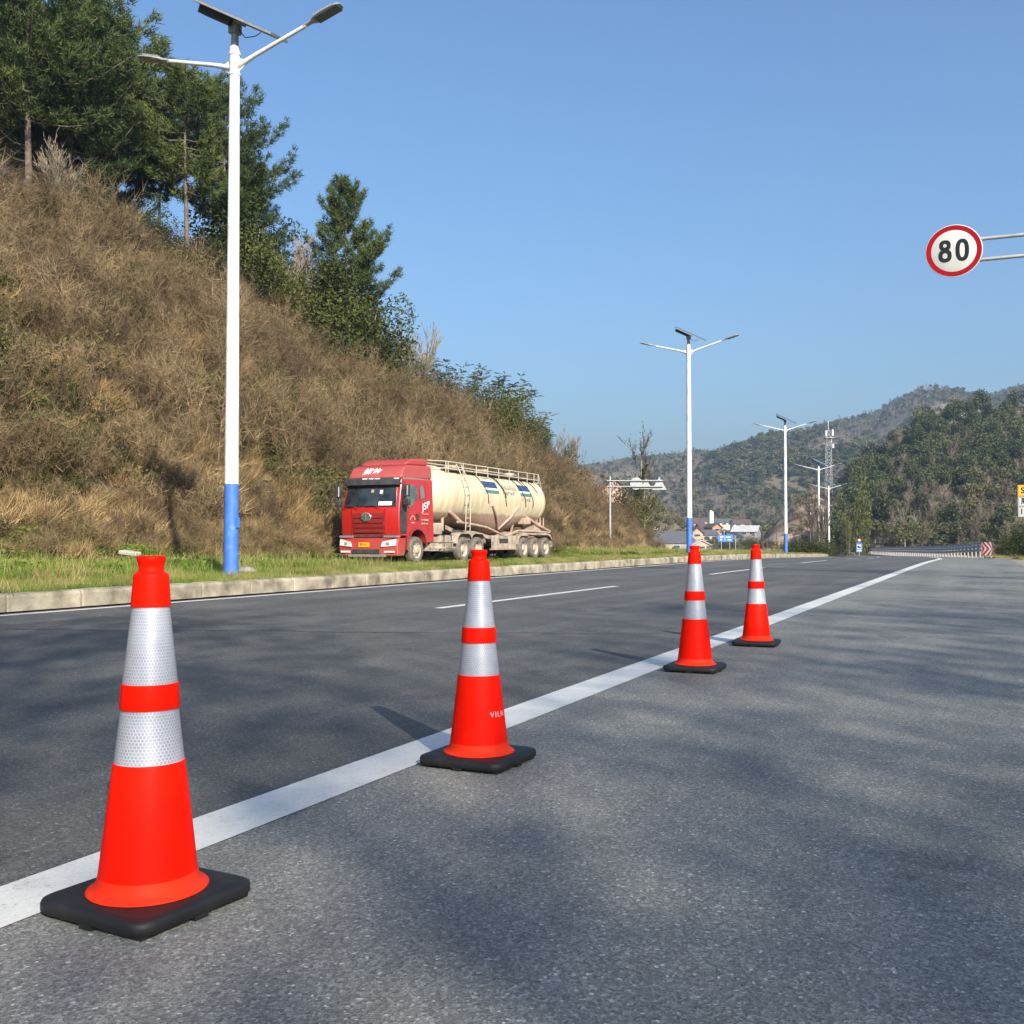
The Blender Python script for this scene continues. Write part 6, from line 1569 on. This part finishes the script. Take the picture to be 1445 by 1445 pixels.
def glyphs(x0, n, a0, a1, w):
    m = MB()
    for k in range(n):
        xa = x0 + k * w
        for q in range(5):
            if rq.random() < .5: x1_, x2_ = xa + .02, xa + w * .75; c0 = rq.uniform(a0, a1); c1 = c0 + 1.2
            else: x1_ = xa + rq.uniform(0, w * .6); x2_ = x1_ + .03; c0, c1 = a0, a1
            p = [on_tank(x1_, R(c0)), on_tank(x2_, R(c0)), on_tank(x2_, R(c1)), on_tank(x1_, R(c1))]; m.add(p, [(0, 1, 2, 3)])
    return m.build('faded_print', 'trim_grey', tank)
glyphs(9.05, 6, 20, 30, .26); glyphs(9.0, 5, 8, 15, .26); glyphs(11.0, 4, -2, 5, .25); glyphs(7.5, 5, 43, 47, .2)
# dark ropes and runs over the side
for x0, x1, a0, a1, w_ in ((4.75, 4.9, 80, 62, .018), (6.6, 7.6, 78, -12, .02), (8.0, 9.3, 78, 2, .022), (8.5, 9.35, 78, -14, .02), (8.9, 9.2, 40, 5, .022), (10.2, 11.5, 78, -14, .022), (10.9, 11.6, 78, 30, .018), (11.3, 12.3, 80, -14, .02), (11.9, 12.9, 78, 20, .02), (12.6, 12.9, 72, 48, .018)):
    m = MB(); pts = []
    for k in range(11):
        s = k / 10; pts.append(on_tank(x0 + (x1 - x0) * (s ** .8) + rq.uniform(-.05, .05), R(a0 + (a1 - a0) * s), .015))
    m.tube(pts, w_, 5, cap=False); m.build('rope', 'rope_black', tank)
for xa, xb in ((7.9, 9.22), (10.6, 9.28)):
    m = MB(); p0 = on_tank(xa, R(-14), .03); p1 = Vector((xb, -.78, 1.36)); p1.y = min(p1.y, -.76); m.tube([p0, p0.lerp(p1, .5) + Vector((0, -.10, 0)), p1], .06, 6); m.build('hopper_rib', 'dust_pink', tank)
# walkway and railing along the top
wk = tb('walkway', 'chassis_dark', 4.3, 13.6, -.86, -.42, 3.70, 3.74)
for x in (4.3, 4.5, 5.8, 7.0, 8.1, 9.2, 10.3, 11.3, 12.3, 13.1, 13.6):
    m = MB(); m.tube([(x, -.86, 3.60), (x, -.86, 4.04)], .020, 5); m.build('rail_post', 'wall_cream', wk)
for z in (3.76, 4.04): m = MB(); m.tube([(3.5, -.45, z), (4.3, -.86, z), (13.6, -.86, z)], .020, 5); m.build('rail', 'wall_cream', wk)
for z in (4.04,): m = MB(); m.tube([(4.3, .3, z), (13.6, .3, z)], .020, 5); m.build('rail', 'wall_cream', wk)
m = MB(); m.tube([(13.6, -.86, 4.04), (13.75, -.85, 3.9), (14.25, -.80, 3.1)], .022, 5); m.tube([(13.9, -.84, 3.60), (13.4, -.86, 3.62)], .018, 5); m.build('rear_rail', 'wall_cream', wk)
for x in (6.3, 9.2, 12.0): m = MB(); m.lathe([(0, 3.88), (.30, 3.88), (.32, 4.0), (.28, 4.03), (0, 4.04)], 18, axis=Matrix.Translation((x, 0, 0))); m.build('hatch', 'dust_steel', tank)
# ladder
ld = MB()
for dx in (-.2, .2): ld.tube([(5.45 + dx, -.80, 4.04), (5.45 + dx, -1.12, 3.45), (5.45 + dx, -1.30, 2.7), (5.45 + dx, -1.26, 1.25)], .022, 5)
lad = ld.build('ladder', 'wall_cream', truck)
for k in range(8):
    z = 1.45 + k * .33; y = -lerp(z, [1.25, 2.7, 3.45, 4.1], [1.26, 1.30, 1.12, .80]); m = MB(); m.tube([(5.25, y, z), (5.65, y, z)], .018, 5); m.build('rung', 'wall_cream', lad)
# trailer chassis and fittings
for s in (-1, 1):
    m = MB(); pts = [(4.7, 1.50), (5.6, 1.30), (7.4, 1.26), (8.6, 1.10), (9.3, 1.06), (10.4, 1.26), (14.6, 1.22)]
    vs = [(x, s * y, z + dz) for x, z in pts for y, dz in ((.48, 0), (.62, 0), (.62, -.16), (.48, -.16))]
    m.add(vs, [(i * 4 + k, i * 4 + (k + 1) % 4, (i + 1) * 4 + (k + 1) % 4, (i + 1) * 4 + k) for i in range(len(pts) - 1) for k in range(4)]); m.build('trailer_rail', 'dust_steel', truck)
    # side pipe that sags along the tank
    m = MB(); m.tube([(4.9, s * 1.08, 1.62), (6.6, s * 1.12, 1.50), (7.4, s * 1.15, 1.42), (9.25, s * 1.15, 1.05), (10.6, s * 1.15, 1.30), (12.6, s * 1.1, 1.30), (14.4, s * 1.1, 1.24)], .055, 8); m.build('air_pipe', 'dust_pink', truck)
    # tri-axle mudguard
    m = MB(); pts = [(10.40, .70), (10.46, 1.0), (10.7, 1.16), (11.1, 1.21), (13.8, 1.21), (14.15, 1.14), (14.36, .95), (14.42, .68)]
    vs = [(x, s * .80, z) for x, z in pts] + [(x, s * 1.27, z) for x, z in pts] + [(x, s * 1.27, z - .09) for x, z in pts]; n = len(pts)
    m.add(vs, [(i, i + 1, n + i + 1, n + i) for i in range(n - 1)] + [(n + i, n + i + 1, 2 * n + i + 1, 2 * n + i) for i in range(n - 1)]); m.build('mudguard', 'dust_steel', truck)
    sd = tb('side_panel', 'dust_steel', 7.9, 10.36, *sorted((s * 1.12, s * 1.18)), .52, 1.08, .01)
    tb('panel_opening', 'chassis_dark', 8.6, 9.5, *sorted((s * 1.175, s * 1.186)), .74, .95, parent=sd); tb('panel_lip', 'dust_pink', 7.8, 10.36, *sorted((s * 1.10, s * 1.22)), .46, .515, parent=sd)
    m = MB(); m.tube([(4.35, s * .95, 2.05), (5.3, s * 1.02, 1.60)], .09, 6); m.tube([(4.3, s * .7, 2.02), (4.3, s * .7, 1.25)], .07, 6); m.build('front_brace', 'dust_pink', truck)
    m = MB(); m.tube([(12.0, s * .95, 1.95), (12.9, s * 1.08, 1.62), (14.5, s * 1.08, 1.30)], .075, 7); m.build('outlet_pipe', 'dust_pink', truck)
    for x in (11.0, 13.6): m = MB(); m.tube([(x, s * .6, 1.2), (x, s * .8, 1.9)], .05, 6); m.build('strut', 'dust_pink', truck)
    for x in (7.55,):
        m = MB(); m.tube([(x, s * .85, 1.15), (x, s * .85, .35)], .07, 8); m.box(x - .14, x + .14, s * .85 - .12, s * .85 + .12, .22, .27) if False else None; m.build('landing_leg', 'dust_steel', truck)
tb('hopper_outlet', 'dust_steel', 9.0, 9.5, -.3, .3, .78, 1.10, .05)
tb('rear_bumper', 'dust_steel', 14.45, 14.55, -1.2, 1.2, .55, .72); tb('rear_panel', 'dust_pink', 14.5, 14.6, -1.0, 1.0, .98, 1.22)
for s in (-1, 1): m = MB(); m.tube([(14.5, s * .6, .6), (14.5, s * .6, 1.2)], .05, 6); m.build('strut', 'dust_steel', truck)
tb('pump_box', 'dust_steel', 12.7, 13.4, -1.05, -.35, 1.32, 1.72, .04); tb('valve', 'dust_pink', 11.5, 12.2, -1.1, -.7, 1.60, 1.9, .05)
m = MB(); m.tube([(13.5, -1.0, 1.3), (13.5, -1.0, 1.95), (13.9, -1.0, 1.95), (13.9, -1.0, 1.3)], .03, 5); m.build('guard_loop', 'dust_pink', truck)
# small stone beside the first lamp post
m = MB(); rs = random.Random(2)
m.lathe([(.0, -.05), (.16, -.05), (.19, .04), (.13, .12), (.0, .15)], 9, smooth=False); m.v = [(x * rs.uniform(.8, 1.2), y * rs.uniform(.8, 1.2), z) for x, y, z in m.v]
o = m.build('rock', 'grey_bark'); p = P(347, 808, 20.8); o.location = (p.x, 20.8, .27); tag(o, 'dark stone lying in the grass right of the nearest lamp post', 'stone')
m = MB(); m.box(-.27, .27, -.12, .12, 0, .10); o = m.build('concrete_slab', 'concrete_pale', bevel=.02); p = P(183, 785, 27); o.location = (p.x, 27, .55); o.rotation_euler = (.1, .12, -.3); tag(o, 'pale broken concrete slab lying in the weeds left of the lamp post', 'slab')

# ================================================================ HAZE
m_, N_h, L_h, B_h = new_mat('haze')
N_h.remove(B_h); pv = N_h.new('ShaderNodeVolumePrincipled'); pv.inputs['Color'].default_value = (0.55, 0.74, 1.0, 1); pv.inputs['Density'].default_value = 0.00027; pv.inputs['Anisotropy'].default_value = 0.2
L_h.new(pv.outputs[0], N_h['Material Output'].inputs['Volume']); M['haze'] = m_
_top = max(max((o.matrix_world @ Vector(c)).z for c in o.bound_box) for o in COL.objects if o.type == 'MESH' and o.name in ('far_mountain', 'wooded_hill')) + 14
_low = min(min((o.matrix_world @ Vector(c)).z for c in o.bound_box) for o in COL.objects if o.type == 'MESH' and o.get('kind') == 'structure') - 1
print('haze from', _low, 'to', _top)
m = MB(); m.box(-3000, 3000, -3000, 3000, _low, _top); hz_ = m.build('haze', 'haze'); tag(hz_, 'thin pale haze filling the valley', kind='stuff')
